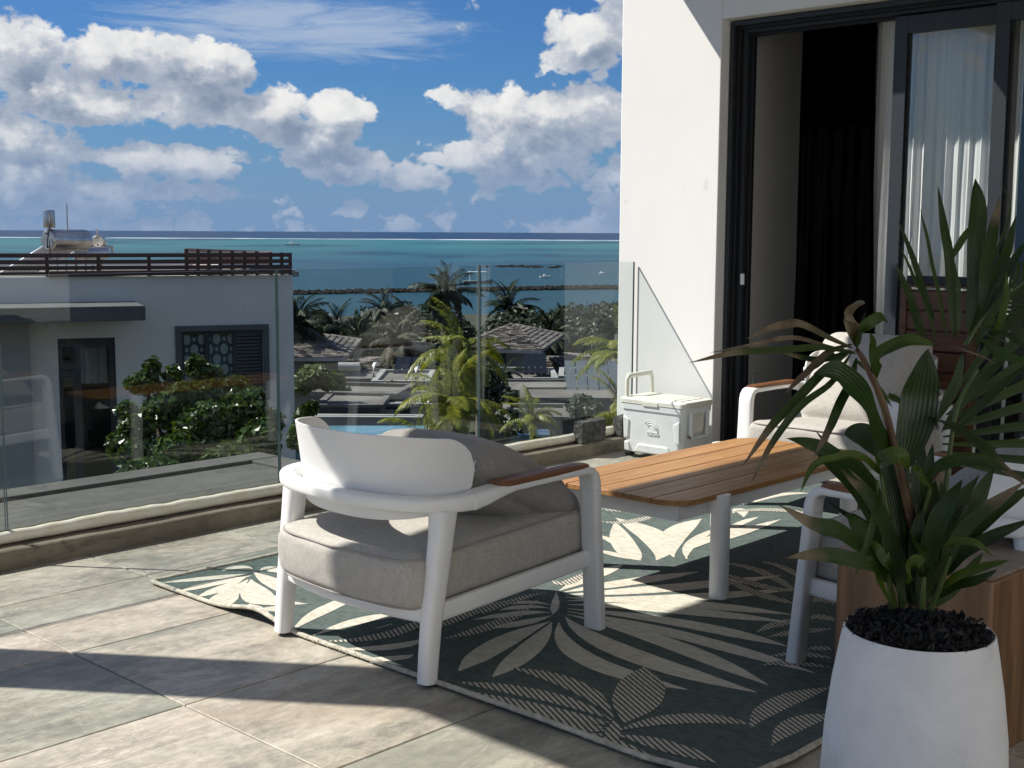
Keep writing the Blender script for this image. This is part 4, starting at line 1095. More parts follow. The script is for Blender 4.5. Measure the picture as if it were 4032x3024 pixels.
# broad middle blades
lf([(985,855,0),(900,700,-.06),(830,540,-.12),(740,420,-.17),(660,370,-.19),(560,372,-.2)], 165, M_LEAF, peak=.35)
lf([(1040,905,0),(1090,720,.02),(1120,560,.03),(1150,400,.02),(1183,238,0)], 185, M_LEAF, peak=.45)
lf([(930,1060,0),(840,960,-.08),(700,850,-.14),(560,770,-.18),(408,728,-.22)], 92, M_LEAF)
lf([(960,1120,.02),(880,980,-.03),(800,880,-.06),(700,815,-.08)], 60, M_LEAF)
lf([(1000,880,.06),(900,760,.08),(800,700,.1),(725,705,.12)], 120, M_LEAF)
lf([(930,930,-.12),(860,860,-.15),(770,822,-.18),(690,835,-.2),(560,880,-.22),(485,1022,-.22)], 48, BR, fold=.5)
lf([(920,920,-.1),(925,860,-.14),(980,825,-.16),(1040,830,-.16),(1075,900,-.14)], 85, BR)
lf([(920,1000,-.1),(890,1150,-.16),(850,1300,-.18),(782,1485,-.2)], 32, BR)
lf([(955,1460,-.02),(860,1360,-.08),(700,1240,-.14),(560,1200,-.17),(368,1092,-.2)], 92, TP)
lf([(985,1520,-.03),(900,1430,-.1),(760,1390,-.14),(580,1365,-.17),(405,1380,-.2)], 84, TP)
lf([(950,1430,-.02),(880,1300,-.06),(790,1210,-.08),(728,1140,-.1)], 96)
lf([(1000,1500,-.04),(960,1420,-.1),(900,1330,-.1),(860,1290,-.12)], 60, BR)
lf([(975,1620,-.02),(930,1540,-.06),(900,1470,-.08),(880,1420,-.1)], 36, BR)
# right hand blades
lf([(1190,610,.02),(1290,660,-.04),(1420,740,-.1),(1560,870,-.16),(1740,1010,-.22)], 108, TP, peak=.3)
lf([(1150,960,-.02),(1220,900,-.08),(1330,850,-.12),(1480,850,-.16),(1620,905,-.2)], 66, M_LEAF)
lf([(1200,1000,-.05),(1150,950,-.1),(1115,900,-.12),(1160,940,-.13)], 60, BR)
lf([(1250,1480,0),(1275,1330,-.02),(1275,1150,-.04),(1248,955,-.05)], 72)
lf([(1310,1310,.04),(1380,1180,.06),(1450,1050,.06),(1540,875,.06)], 95)
lf([(1320,1340,0),(1440,1220,-.02),(1580,1100,-.04),(1760,980,-.06)], 82)
lf([(1270,1480,-.02),(1380,1350,-.05),(1540,1260,-.08),(1760,1160,-.1)], 66)
lf([(1240,1560,-.04),(1340,1480,-.08),(1480,1430,-.12),(1625,1390,-.15)], 46, BR)
lf([(1230,1600,0),(1330,1530,-.02),(1450,1500,-.05),(1560,1440,-.06)], 50)
lf([(1220,1640,.04),(1300,1560,.05),(1400,1450,.05),(1480,1350,.05)], 60)
lf([(1065,1515,-.05),(1075,1450,-.12),(1120,1400,-.15),(1170,1385,-.16)], 78, BR)
lf([(1140,1470,-.02),(1170,1460,-.1),(1210,1400,-.12),(1240,1370,-.13)], 50)
lf([(1290,1400,-.06),(1290,1330,-.12),(1340,1290,-.15),(1440,1300,-.17),(1540,1370,-.17)], 44, BR)
lf([(1100,1260,0),(1120,1300,-.05),(1150,1340,-.08),(1195,1400,-.1)], 90)
lf([(1040,1080,0),(1050,950,.02),(1040,820,.03),(1020,700,.04)], 60)
lf([(1000,1200,.02),(990,1050,.04),(990,900,.05)], 80)
lf([(1060,1560,.02),(1020,1380,.02),(1000,1250,0),(985,1150,0)], 50)
lf([(1100,1640,.0),(1070,1500,-.02),(1040,1400,-.02),(1030,1300,0)], 44)
lf([(1150,1250,.05),(1110,1150,.05),(1130,1050,.05),(1180,930,.05)], 50)
lf([(1050,560,.04),(1010,520,.02),(970,500,0),(955,495,0)], 44, TP)
rl_ = random.Random(12)
for k in range(26):      # dense young leaves crowding round the base
    a = rl_.uniform(-.9, .95); b0 = C5(1110+60*a, 1630, rl_.uniform(-.05, .08)); h_ = rl_.uniform(.16, .34)
    dd = rl_.uniform(-.10, .14); m_ = b0+cU*h_*.6+cR*a*.07+cF*dd*.5; e_ = b0+cU*h_+cR*a*.19+cF*dd
    add_leaf([b0, m_, e_], rl_.uniform(.022, .042), rl_.choice((M_LEAF, M_LEAF, TP)))
# upper right frond: blades rising from a shared point
lu([(1210,1430,.06),(1265,1050,.06),(1290,600,.05),(1310,300,.03),(1278,0,0)], 150, peak=.6)
lu([(1085,1500,.04),(1060,1100,.02),(1040,750,0),(985,420,-.03),(928,60,-.06)], 84, peak=.35)
lu([(1060,760,.01),(1110,650,.02),(1180,540,.02),(1235,450,.03)], 66)
lu([(1070,760,.02),(1110,1000,.03),(1120,1250,.04),(1130,1480,.04)], 70)
lu([(1020,1500,.03),(970,1280,.01),(890,900,-.02),(820,560,-.05),(768,285,-.07)], 70, peak=.45)
lu([(900,1330,.02),(800,1050,0),(700,750,-.03),(550,365,-.06)], 52, peak=.4)
lu([(920,1520,.02),(820,1200,0),(690,900,-.03),(545,575,-.06)], 44, peak=.4)
lu([(830,1500,.02),(720,1240,-.01),(650,1060,-.03),(535,790,-.05)], 56, peak=.6)
lu([(780,1500,.02),(700,1250,0),(640,1020,-.02)], 60)
lu([(1330,1230,.05),(1390,800,.03),(1450,500,0),(1510,165,-.03)], 112, TP, peak=.35)
lu([(1360,1250,.06),(1450,950,.05),(1560,720,.03),(1662,350,0)], 92, peak=.5)
lu([(1320,1330,.05),(1500,1010,.04),(1640,780,.02),(1780,560,0)], 84)
lu([(1350,1300,.08),(1400,900,.08),(1600,330,.07),(1500,0,.06)], 40)
lu([(1400,1540,0),(1490,1400,-.04),(1560,1150,-.06),(1570,865,-.08)], 62, BR)
lu([(1340,1500,0),(1400,1400,-.03),(1450,1270,-.04),(1482,1125,-.05)], 52, BR)
lu([(1290,1600,.02),(1380,1350,.02),(1520,1130,.02),(1700,900,.02)], 60)
lu([(1240,1560,.08),(1420,1300,.09),(1600,1120,.1),(1800,960,.1)], 46)
lu([(1400,1440,-.02),(1560,1460,-.06),(1680,1540,-.1),(1790,1600,-.12)], 60, M_LEAF)
lu([(1550,1420,-.02),(1620,1400,-.05),(1700,1440,-.08),(1800,1500,-.1)], 44, BR)
# the comb of fine leaflets behind, on their own midrib
rach = [CU(1190, 1560, .12), CU(1330, 1330, .13), CU(1500, 1150, .14), CU(1760, 960, .15)]
stem(rach, .005, .002)
rc = spine(rach, 14)
for i in range(1, 15):
    p = rc[i]
    for s_ in (-1, 1):
        dr = (cR*(.35 if s_ > 0 else .15) + cU*(-.03 if s_ > 0 else .75) + cF*.1).normalized() if s_ < 0 else (cR*.8-cU*.12-cF*.2).normalized()
        ln = .10*(1-.5*abs(i/14-.45))
        add_leaf([p, p+dr*ln*.5, p+dr*ln+Vector((0, 0, -.02))], .009, M_LEAF, n=6, name='leaflet')
# frond reaching right from behind
for k in range(9):
    a = C5(1290-6*k, 520+40*k, .10); b = a + cR*(.18+.02*k)+cU*(.20-.035*k)+cF*.05; c_ = b + cR*.12+cU*(.04-.02*k)
    add_leaf([a, b, c_], .022, M_LEAF, n=8)
lf([(1370,260,.1),(1330,420,.1),(1280,520,.1),(1230,640,.1)], 60)
lf([(1600,300,.08),(1450,420,.1),(1340,560,.1),(1250,700,.1)], 56)
lf([(1720,330,.05),(1560,460,.08),(1420,590,.1),(1300,700,.1)], 50)
lf([(1480,200,.0),(1560,260,-.04),(1660,300,-.08),(1760,350,-.1)], 50, BR)

# ------------------------------------------------------------------ palms and fronds in the distance
FR = {}
def frond_mesh(key, mt, L_=2.6, n=30, droop=.9, ll=.62, seed=0, lean=.55):
    if (key, mt.name) in FR: return FR[(key, mt.name)]
    rnd = random.Random(seed); m = MB(); c = []
    for i in range(n+1):
        s = i/n; a = lean + .0 - droop*s**1.35*1.9
        c.append(None)
    x = z = 0.0; c = [Vector((0, 0, 0))]
    for i in range(n):
        s = (i+.5)/n; a = lean*1.45 - droop*1.9*s**1.3
        x += cos(a)*L_/n; z += sin(a)*L_/n; c.append(Vector((x, .10*sin(s*3+seed), z)))
    m.tube(c[::3], [(.028*(1-.85*i/(len(c[::3])-1))) for i in range(len(c[::3]))], 4, cap=False)
    for i in range(2, n+1):
        s = i/n; p = c[i]; t_ = (c[i]-c[i-1]).normalized()
        l_ = ll*(sin(pi*min(1, s*.92+.10))**.55)*(1-.25*s)
        for sd in (-1, 1):
            for rep in (0, .33, .66):
                q = p.lerp(c[i-1], rep)
                dr = (t_*(.55+.25*s) + Vector((0, sd*.85, 0)) + Vector((0, 0, rnd.uniform(-.30, .12)))).normalized()
                l2 = l_*rnd.uniform(.85, 1.1); w = (.022+.010*rnd.random())*(.62 if 'yellow' in mt.name else 1)
                side = dr.cross(Vector((0, 0, 1))).normalized()*w
                mid = q+dr*l2*.5+Vector((0, 0, -.04*l2)); tip = q+dr*l2*.93+Vector((0, 0, -.42*l2*rnd.uniform(.5, 1.3)))
                m.add([q-side*.5, q+side*.5, mid+side, mid-side, tip], [(0, 1, 2, 3), (3, 2, 4)])
    me_ = m.mesh('frond', mt); FR[(key, mt.name)] = me_; return me_
def palm(loc, h, size, mt, label, nf=24, seed=0, name='palm_tree', group='palms between the villas and the lagoon', up=.5, tr=.13):
    rnd = random.Random(seed*77+5)
    r = empty(name, loc, rnd.uniform(0, 6), label, 'palm tree', group)
    bend = Vector((rnd.uniform(-.25, .25), rnd.uniform(-.25, .25), 0))
    pts = [(bend.x*(s/8)**2*h*.4, bend.y*(s/8)**2*h*.4, h*s/8) for s in range(9)]
    MB().tube(pts, [tr*1.25]+[tr]*6+[tr*.85]*2, 9).obj('trunk', M_TRUNK, r, smooth=True)
    top = Vector(pts[-1])
    for k in range(nf):
        f = k/nf; key = rnd.randrange(4)
        lean = (1.05, .75, .5, .25)[key]
        me_ = frond_mesh(key, mt, seed=key*3+1, lean=lean, droop=(.62, .75, .85, .95)[key])
        o = bpy.data.objects.new('frond', me_); COL.objects.link(o); o.parent = r; o.location = top
        tilt = (rnd.random()**1.1)*1.35 - up*.5
        o.rotation_euler = (rnd.uniform(-.25, .25), tilt, k*2.39996+rnd.uniform(-.2, .2)); s_ = size/2.6*rnd.uniform(.8, 1.1); o.scale = (s_, s_, s_)
    return r
def gp(u, v, D):            # ground point under a pixel's bearing, crown height from the pixel
    p = dep(u, v, D); return p
def palm_at(u, v, D, size, mt, label, **k):
    p = gp(u, v, D); gz = max(ground_h(p.x, p.y), SEA_Z-.2)-.1
    return palm((p.x, p.y, gz), p.z-gz, size, mt, label, **k)
PL = [  # u, v of crown centre, distance, frond length
 (1165, 1270, 52, 2.6, M_FDARK, 'dark palm rising directly behind the right corner of the white villa', 1),
 (1330, 1300, 70, 2.9, M_FDARK, 'dark drooping palm standing just right of the grey tiled roof', 2),
 (1500, 1215, 84, 3.0, M_FDARK, 'dark palm with fan of upright fronds against the lagoon left of centre', 3),
 (1620, 1240, 90, 2.7, M_FDARK, 'dark palm squeezed left of the tallest palm', 4),
 (1738, 1150, 82, 3.4, M_FDARK, 'tallest dark palm rising above the breakwater line', 5),
 (1985, 1215, 86, 3.2, M_FDARK, 'dark windblown palm just right of the balustrade glass joint', 6),
 (2090, 1290, 92, 2.6, M_FDARK, 'dark palm behind the tip of the gabled tile roof', 7),
 (2200, 1300, 78, 2.7, M_FDARK, 'bushy grey green palm beside the thin pole', 8),
 (2330, 1275, 80, 2.5, M_FDARK, 'bushy palm on the skyline nearest the white wall', 9),
 (2420, 1290, 72, 2.4, M_FDARK, 'low palm crown cut off by the white wall edge', 10),
 (1570, 1340, 60, 2.6, M_FGREY, 'grey palm hanging over the brown roof', 11),
 (1420, 1330, 66, 2.4, M_FDARK, 'dark palm below the gap between two taller palms', 12),
 (2140, 1330, 66, 2.4, M_FDARK, 'dark palm filling the gap behind the low hip roof', 13)]
for u, v, D, sz, mt, lb, sd in PL: palm_at(u, v+12, D, sz*.80, mt, lb, seed=sd, nf=30)
palm_at(1805, 1400, 26, 1.38, M_FYEL, 'large yellow green palm in the middle in front of the tiled houses', seed=21, nf=26, group='yellow green garden palms', tr=.10)
palm_at(1875, 1590, 15.5, .88, M_FYEL, 'bright yellow palm crown low behind the balustrade joint', seed=22, nf=24, group='yellow green garden palms', up=.8, tr=.07)
palm_at(1800, 1730, 13.5, .78, M_FYEL, 'low spreading palm with drooping fronds right behind the armchair', seed=26, nf=18, group='yellow green garden palms', up=.5, tr=.06)
palm_at(2400, 1405, 30, 1.5, M_FYEL, 'yellowing palm with long fronds beside the white wall', seed=23, nf=24, group='yellow green garden palms')
palm_at(2165, 1640, 13.5, .42, M_FYEL, 'small green palm left of the stone block', seed=24, nf=18, group='yellow green garden palms', up=1.0, tr=.04)
palm_at(2385, 1620, 13, .66, M_FYEL, 'small green palm above the stone blocks', seed=25, nf=16, group='yellow green garden palms', up=1.0, tr=.04)
palm_at(2000, 1480, 44, .95, M_FDARK, 'short dark bushy palm in front of the gabled house', seed=27, nf=22, tr=.1)

# ------------------------------------------------------------------ leafy shrubs and tree masses
def leafmass(name, blobs, n, size, mt, label, cat='shrub', group=None, seed=0, heart=False, branches=True, org=None):
    rnd = random.Random(seed); o0 = Vector(org or blobs[0][0])
    r = empty(name, o0, 0, label, cat, group); m = MB()
    tot = sum(b[1]**2 for b in blobs)
    for c, R_, sq in blobs:
        c = Vector(c)
        for i in range(int(n*R_**2/tot)):
            d = Vector((rnd.gauss(0, 1), rnd.gauss(0, 1), rnd.gauss(0, 1))).normalized()
            rr = R_*(rnd.random()**.35)*(1+.25*noise.noise(d*2.3+c))
            p = c + Vector((d.x*rr, d.y*rr, d.z*rr*sq)) - o0
            nn = (d*.6+Vector((rnd.gauss(0, .5), rnd.gauss(0, .5), rnd.gauss(.35, .5)))).normalized()
            e1 = nn.cross(Vector((rnd.gauss(0, 1), rnd.gauss(0, 1), rnd.gauss(0, 1)))).normalized(); e2 = nn.cross(e1)
            s_ = size*rnd.uniform(.55, 1.15); k = s_*.5
            if heart:
                m.add([p-e1*k*1.0, p-e1*k*.4+e2*k*.9+nn*k*.25, p+e1*k*1.3, p-e1*k*.4-e2*k*.9+nn*k*.25], [(0, 2, 1), (0, 3, 2)])
            else: m.add([p-e1*k, p+e2*k*.5, p+e1*k, p-e2*k*.5], [(0, 1, 2, 3)])
    m.obj('foliage', mt, r, kind='stuff')
    if branches:
        m = MB()
        for c, R_, sq in blobs:
            c = Vector(c)-o0; g_ = Vector((c.x*.3, c.y*.3, min(-.2, blobs[0][0][2]*0-1.6)))
            m.tube([g_, g_.lerp(c, .6)+Vector((.1, 0, .05)), c+Vector((0, 0, R_*.5))], [.05, .035, .012], 6)
        m.obj('branches', M_BRANCH, r, smooth=True)
    return r
def B(u, v, D, rpx, sq=1.0): p = dep(u, v, D); return (tuple(p), rpx/FPX*D, sq)
leafmass('leafy_shrub', [B(800,1700,9.4,150,.8),B(950,1640,9.6,120,.8),B(1020,1740,9.2,90,.9),B(700,1560,9.5,85,.7),B(820,1540,9.7,95,.6),B(560,1510,9.5,70,.6),B(600,1460,9.5,38,1.3),B(770,1440,9.7,40,1.3),B(650,1620,9.4,90,.8),B(540,1690,9.2,75,.9),B(530,1800,9.0,70,1.0),B(700,1780,9.1,110,.7),B(900,1820,9.0,120,.6),B(500,1620,9.3,45,1),B(1060,1660,9.5,60,.9),B(930,1510,9.8,50,.6),B(820,1480,9.8,60,.8),B(1000,1560,9.7,50,.8),B(680,1480,9.6,40,1.0),B(600,1860,8.8,120,.5),B(480,1760,9.1,60,1.0)], 15000, .058, M_FBUSH, 'large glossy leaved green shrub growing just outside the grey roof ledge', heart=True, seed=3)
leafmass('leafy_shrub', [B(1240,1480,36,70,.6),B(1190,1510,36,55,.7),B(1300,1500,36,55,.6)], 1500, .30, M_FPALE, 'clipped pale green shrub mound below the left tiled roof', seed=5, branches=False)
leafmass('leafy_shrub', [B(1195,1640,14,30,1.2),B(1230,1600,14,18,1.0),B(1180,1720,13,40,1.2)], 420, .13, M_FBUSH, 'small dark bush beside the right end of the white villa', seed=6, heart=True)
TM = [(1250,1345,72,110,.8),(1420,1360,74,110,.7),(1600,1360,76,130,.75),(2000,1350,80,110,.8),(2130,1345,84,130,.75),(2300,1340,84,140,.8),(2430,1340,80,120,.9),(2230,1295,88,70,.9),(2390,1290,88,80,.9),(1720,1310,90,110,.8),(1500,1310,90,110,.7)]
for i, (u, v, D, rp, sq) in enumerate(TM):
    lb = ['dark tree mass behind the left tiled roof','dark tree right of the left tiled roof','dark tree beneath the grey palm','dark tree behind the gabled roof ridge','dark tree behind the low hip roof','broad dark tree left of the white wall','dark tree cut by the white wall','round tree top on the shoreline near the pole','round tree top on the shoreline near the wall','dark tree below the tallest palm','dark tree below the fan palm'][i]
    leafmass('broadleaf_tree', [B(u, v-22, D, rp*1.12, sq), B(u-rp*.7, v+10, D+2, rp*.8, sq), B(u+rp*.7, v+12, D-1, rp*.8, sq)], 4600, .42, M_FDARK, lb, 'tree', 'dark trees along the shore', seed=30+i)
leafmass('broadleaf_tree', [B(1900,1500,30,90,.9),B(1860,1560,28,70,1.0)], 1600, .22, M_FDARK, 'dark bush below the large yellow green palm', 'tree', seed=50)
for i, (u, v, D, rp, lb) in enumerate([(1345,1560,39,46,'dark shrub between the flat roofs left of centre'),(1715,1575,37,50,'dark shrub left of the yellow palm stems'),(1965,1560,38,60,'dark shrub right of the glass joint among the villas'),(2075,1520,47,34,'small dark shrub before the solar panel villa'),(2290,1600,30,55,'green shrub behind the two small palms'),(1590,1475,52,36,'small dark shrub on the far side of the central roofs'),(2010,1660,29,60,'loose green shrub beside the small pool'),(1390,1452,57,44,'green shrub left of the central hip roof'),(1700,1465,55,60,'green shrub behind the large yellow green palm'),(2090,1490,56,48,'dark shrub under the right hip roof'),(2340,1480,52,50,'green shrub behind the white block by the wall'),(1540,1530,41,34,'small shrub at the foot of the central white block')]):
    leafmass('leafy_shrub', [B(u,v,D,rp,.8), B(u+rp*.8,v+12,D-.5,rp*.6,.8)], 1300, .26, M_FBUSH if i % 2 else M_FDARK, lb, 'shrub', 'garden shrubs among the villas', seed=70+i, branches=False)
m = MB(); p = dep(2108, 1300, 75); m.tube([(0, 0, -4.5), (0, 0, 0)], .06, 6); o = m.obj('street_pole', M_TRUNK, loc=p, smooth=True); tag(o, 'thin pale pole standing among the dark trees behind the hip roof', 'pole')

# ------------------------------------------------------------------ buildings
M_BWALL = mat('neighbour_villa_render', rough=.9, spec=.2, build=stucco((.78, .745, .69), True))  # warm off-white render of the neighbouring villa's walls
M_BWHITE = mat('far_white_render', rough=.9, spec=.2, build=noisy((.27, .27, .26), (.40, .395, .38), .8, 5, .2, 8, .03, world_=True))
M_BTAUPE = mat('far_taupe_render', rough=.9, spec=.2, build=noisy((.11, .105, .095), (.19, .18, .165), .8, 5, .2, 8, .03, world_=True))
M_FLATROOF = mat('flat_roof_screed', rough=.95, build=noisy((.12, .11, .097), (.20, .187, .168), .5, 7, .3, 8, .03, world_=True))
M_ROOFTILE = mat('weathered_shingle', rough=.95, build=noisy((.10, .085, .075), (.33, .29, .255), 1.6, 8, .7, 12, .05, world_=True, lo=.3, hi=.68))
M_BWALL2 = mat('taupe_render', rough=.9, spec=.2, build=stucco((.42, .41, .39), False))
M_CANOPY = mat('grey_canopy', rough=.8, build=noisy((.085, .095, .09), (.12, .13, .125), 2, 4, .2))
M_POOL = mat('pool_water', (.10, .22, .27), .08, spec=.5, build=noisy((.11, .24, .29), (.15, .30, .35), .7, 4, .25, 3, .05, world_=True))
M_SOLAR = mat('solar_panel', (.010, .013, .020), .45, spec=.2)
M_STEEL = mat('stainless_steel', rough=.32, metal=1.0, build=lambda t, b: t.link(t.ramp(t.noise(objc(t), 6, 4, .5), [(.3, (.42, .39, .35)), (.7, (.62, .59, .54))]), b.inputs['Base Color']))
M_DKFRAME = mat('blue_grey_frame', (.022, .030, .038), .5)
M_SHUT = mat('shutter_paint', (.05, .06, .065), .5)
M_CURT2 = mat('net_curtain', (.62, .60, .57), .9)

class Frame:
    """a local frame: x along the facade to the right, y away, z up (world height)"""
    def __init__(s, u, v, D, ang):
        p = dep(u, v, D); s.o = Vector((p.x, p.y, 0)); a = YAW-pi/2+ang
        s.x = Vector((cos(a), sin(a), 0)); s.y = Vector((-sin(a), cos(a), 0)); s.a = a
    def px(s, u, v, dy=0.0):
        """local (x, z) where the pixel's ray meets the plane y = dy"""
        d = ray(u, v); o = s.o + s.y*dy; t = (o-EYEP).dot(s.y)/d.dot(s.y); p = EYEP+d*t
        return (p-s.o).dot(s.x), p.z
    def root(s, name, label, cat, group=None): return empty(name, s.o, s.a, label, cat, group)
def rect(fr, u0, v0, u1, v1, dy=0.0):
    x0, z1 = fr.px(u0, v0, dy); x1, z0 = fr.px(u1, v1, dy); return x0, x1, z0, z1

# neighbouring villa on the left
NF = Frame(0, 1090, 19.0, radians(23)); nv_ = NF.root('neighbour_villa', 'white flat roofed villa on the left with canopy, blue grey door and shuttered window', 'villa')
X0 = -5.0; X1, ZT = NF.px(1152, 1083); _, ZT = NF.px(560, 1088)
wx0, wx1, wz0, wz1 = rect(NF, 712, 1308, 1040, 1572)
dx0, dx1, dz0, _ = rect(NF, 226, 1338, 468, 1800); dz1 = NF.px(347, 1331)[1]; dz0 = dz1-2.25
wz1 = NF.px(870, 1302)[1]; wz0 = NF.px(870, 1560)[1]
def NB(x0, x1, y0, y1, z0, z1, nm, mt, par=None, bv=0, **k): return MB().box(x0, x1, y0, y1, z0, z1).obj(nm, mt, par or nv_, bevel=bv, **k)
# front wall in pieces round the openings
NB(X0, dx0, 0, .25, -7, ZT, 'wall', M_BWALL); NB(dx0, dx1, .0, .25, dz1, ZT, 'wall', M_BWALL); NB(dx0, dx1, .0, .25, -7, dz0, 'wall', M_BWALL)
NB(dx1, wx0, 0, .25, -7, ZT, 'wall', M_BWALL); NB(wx0, wx1, 0, .25, wz1, ZT, 'wall', M_BWALL); NB(wx0, wx1, 0, .25, -7, wz0, 'wall', M_BWALL); NB(wx1, X1, 0, .25, -7, ZT, 'wall', M_BWALL)
NB(X1-.25, X1, .251, 9, -7, ZT, 'wall', M_BWALL); NB(X0, X1-.251, 8.75, 9, -7, ZT, 'wall', M_BWALL)
NB(X0, X1-.251, .251, 8.74, ZT-.25, ZT-.05, 'flat_roof', M_FLATROOF)
NB(X0, X1-.3, 1.6, 1.8, -7, ZT-.3, 'inner_wall', M_DARK)
cx1 = NF.px(573, 1240, -1.3)[0]; cz1 = NF.px(560, 1204, -1.3)[1]; cz0 = NF.px(560, 1262, -1.3)[1]
NB(X0, cx1, -1.3, -.002, cz0, cz1, 'canopy', M_CANOPY, bv=.01)
px0, pz = NF.px(116, 1280, -.35); NB(X0, px0, -.12, -.001, -7, cz0-.001, 'side_wall', M_BWALL2)
lx, lz = NF.px(207, 1284); NB(lx-.06, lx+.06, -.10, -.002, lz-.05, lz+.06, 'wall_lamp', M_PAINT)
# door
dr = NB(dx0, dx0+.06, .05, .15, dz0, dz1, 'door_frame', M_DKFRAME); 
NB(dx1-.09, dx1, .05, .15, dz0, dz1, 'door_post', M_DKFRAME, dr); NB(dx0+.061, dx1-.091, .05, .15, dz1-.14, dz1, 'door_head', M_DKFRAME, dr)
sx = dx0+(dx1-dx0)*.25; NB(sx, sx+.12, .04, .15, dz0, dz1-.141, 'door_mullion', M_DKFRAME, dr); NB(dx0+.061, sx-.001, .05, .14, dz1-.62, dz1-.50, 'transom', M_DKFRAME, dr)
NB(dx0+.07, sx-.002, .11, .12, dz0, dz1-.15, 'pane', M_PANEDK, dr); NB(sx+.121, dx1-.092, .09, .10, dz0, dz1-.145, 'pane', M_PANELT, dr)
def folds(x0, x1, y, z0, z1, mt, par, waves, nm='net_curtain'):
    MB().grid(lambda a, b: (x0+(x1-x0)*a, y+.03*sin(a*waves*6.28), z0+(z1-z0)*b), waves*8, 2).obj(nm, mt, par, smooth=True)
folds(dx0+.07, sx, .25, dz1-1.7, dz1-.16, M_CURT2, dr, 5); folds(sx+.12, dx1-.09, .35, dz1-.75, dz1-.14, M_CURT2, dr, 3)
# window with surround, lattice curtain and louvred shutter
sw = .09
win = NB(wx0-sw, wx1+sw, -.05, -.002, wz1, wz1+sw, 'window_surround', M_CANOPY, bv=.006)
NB(wx0-sw, wx0, -.05, -.002, wz0-sw, wz1-.001, 'surround', M_CANOPY, win, .006); NB(wx1, wx1+sw, -.05, -.002, wz0-sw, wz1-.001, 'surround', M_CANOPY, win, .006); NB(wx0+.001, wx1-.001, -.05, -.002, wz0-sw, wz0, 'surround', M_CANOPY, win, .006)
a1 = wx0+(wx1-wx0)*.29; a2 = wx0+(wx1-wx0)*.63
for a, b in ((wx0, wx0+.05), (a1, a1+.07), (a2, a2+.05), (wx1-.03, wx1)): NB(a, b, .03, .12, wz0, wz1, 'frame_post', M_DKFRAME, win)
for z in (wz0, wz1-.06): NB(wx0+.051, wx1-.031, .04, .11, z, z+.06, 'frame_rail', M_DKFRAME, win)
NB(wx0+.05, a1, .10, .108, wz0+.06, wz1-.06, 'pane', M_PANELT, win); NB(a1+.07, a2, .10, .108, wz0+.06, wz1-.06, 'pane', M_PANELT, win)
def lat_build(t, b):
    p = t.mapping(objc(t), scale=(1, 1, .72)); s = t.node('ShaderNodeSeparateXYZ'); t.link(p, s.inputs[0])
    # ogee lattice: two interleaved grids of rings
    def ringd(ox, oz):
        fx = t.math('SUBTRACT', t.math('FRACT', t.math('MULTIPLY_ADD', s.outputs[0], 4.2, ox)), .5); fz = t.math('SUBTRACT', t.math('FRACT', t.math('MULTIPLY_ADD', s.outputs[2], 4.2, oz)), .5)
        d = t.math('SQRT', t.math('ADD', t.math('MULTIPLY', fx, fx), t.math('MULTIPLY', fz, fz)))
        return t.math('SUBTRACT', 1.0, t.sstep(t.math('ABSOLUTE', t.math('SUBTRACT', d, .335)), .05, .10))
    r_ = t.math('MAXIMUM', ringd(0, 0), ringd(.5, .5))
    t.link(t.mix(r_, (.62, .63, .63), (.10, .12, .13)), b.inputs['Base Color'])
M_LAT = mat('lattice_print_blind', rough=.9, build=lat_build)
NB(wx0+.05, a2, .115, .13, wz0+.05, wz1-.05, 'lattice_blind', M_LAT, win)
ns = 17
for k in range(ns):
    z = wz0+.06+(wz1-wz0-.10)*k/ns; h = (wz1-wz0-.10)/ns
    MB().box(a2+.051, wx1-.031, .03, .045, z, z+h*.62).obj('shutter_slat', M_SHUT, win)
NB(a2+.05, wx1-.03, .09, .10, wz0, wz1, 'shutter_back', M_DARK, win)
# roof rail: slats on posts
rl = NF.root('roof_railing', 'brown slatted timber railing along the roof edge of the neighbouring villa', 'railing')
def RB(x0, x1, y0, y1, z0, z1, nm, mt=M_SLAT): return MB().box(x0, x1, y0, y1, z0, z1).obj(nm, mt, rl)
rx1 = NF.px(1147, 1000, .12)[0]
def zz(v, u=600): return NF.px(u, v, .12)[1]
for v0, v1 in ((997, 1013), (1022, 1038), (1045, 1061), (1068, 1078)): RB(X0, rx1, .10, .135, zz(v1), zz(v0), 'rail_slat')
for u in (-300, -20, 185, 388, 587, 735, 780, 823, 868, 915, 963, 1012, 1066, 1110, 1143):
    x = NF.px(u, 1040, .14)[0]; top = zz(998 if u < 700 else 980+(u-735)*.04); RB(x-.028, x+.028, .136, .19, ZT-.0, top, 'post')
m = MB(); xa, xb = NF.px(192, 1080, -.06)[0], NF.px(1147, 1080, -.06)[0]
mm = MB(); za, zb = NF.px(192, 1092, -.06)[1], NF.px(1147, 1075, -.06)[1]
mm.add([(xa,-.10,za-.0),(xb,-.10,zb-.0),(xb,.05,zb),(xa,.05,za),(xa,-.10,za+.09),(xb,-.10,zb+.07),(xb,.05,zb+.07),(xa,.05,za+.09)], [(3,2,1,0),(4,5,6,7),(0,1,5,4),(1,2,6,5),(2,3,7,6),(3,0,4,7)]); mm.obj('fallen_rail', M_SLAT, rl)
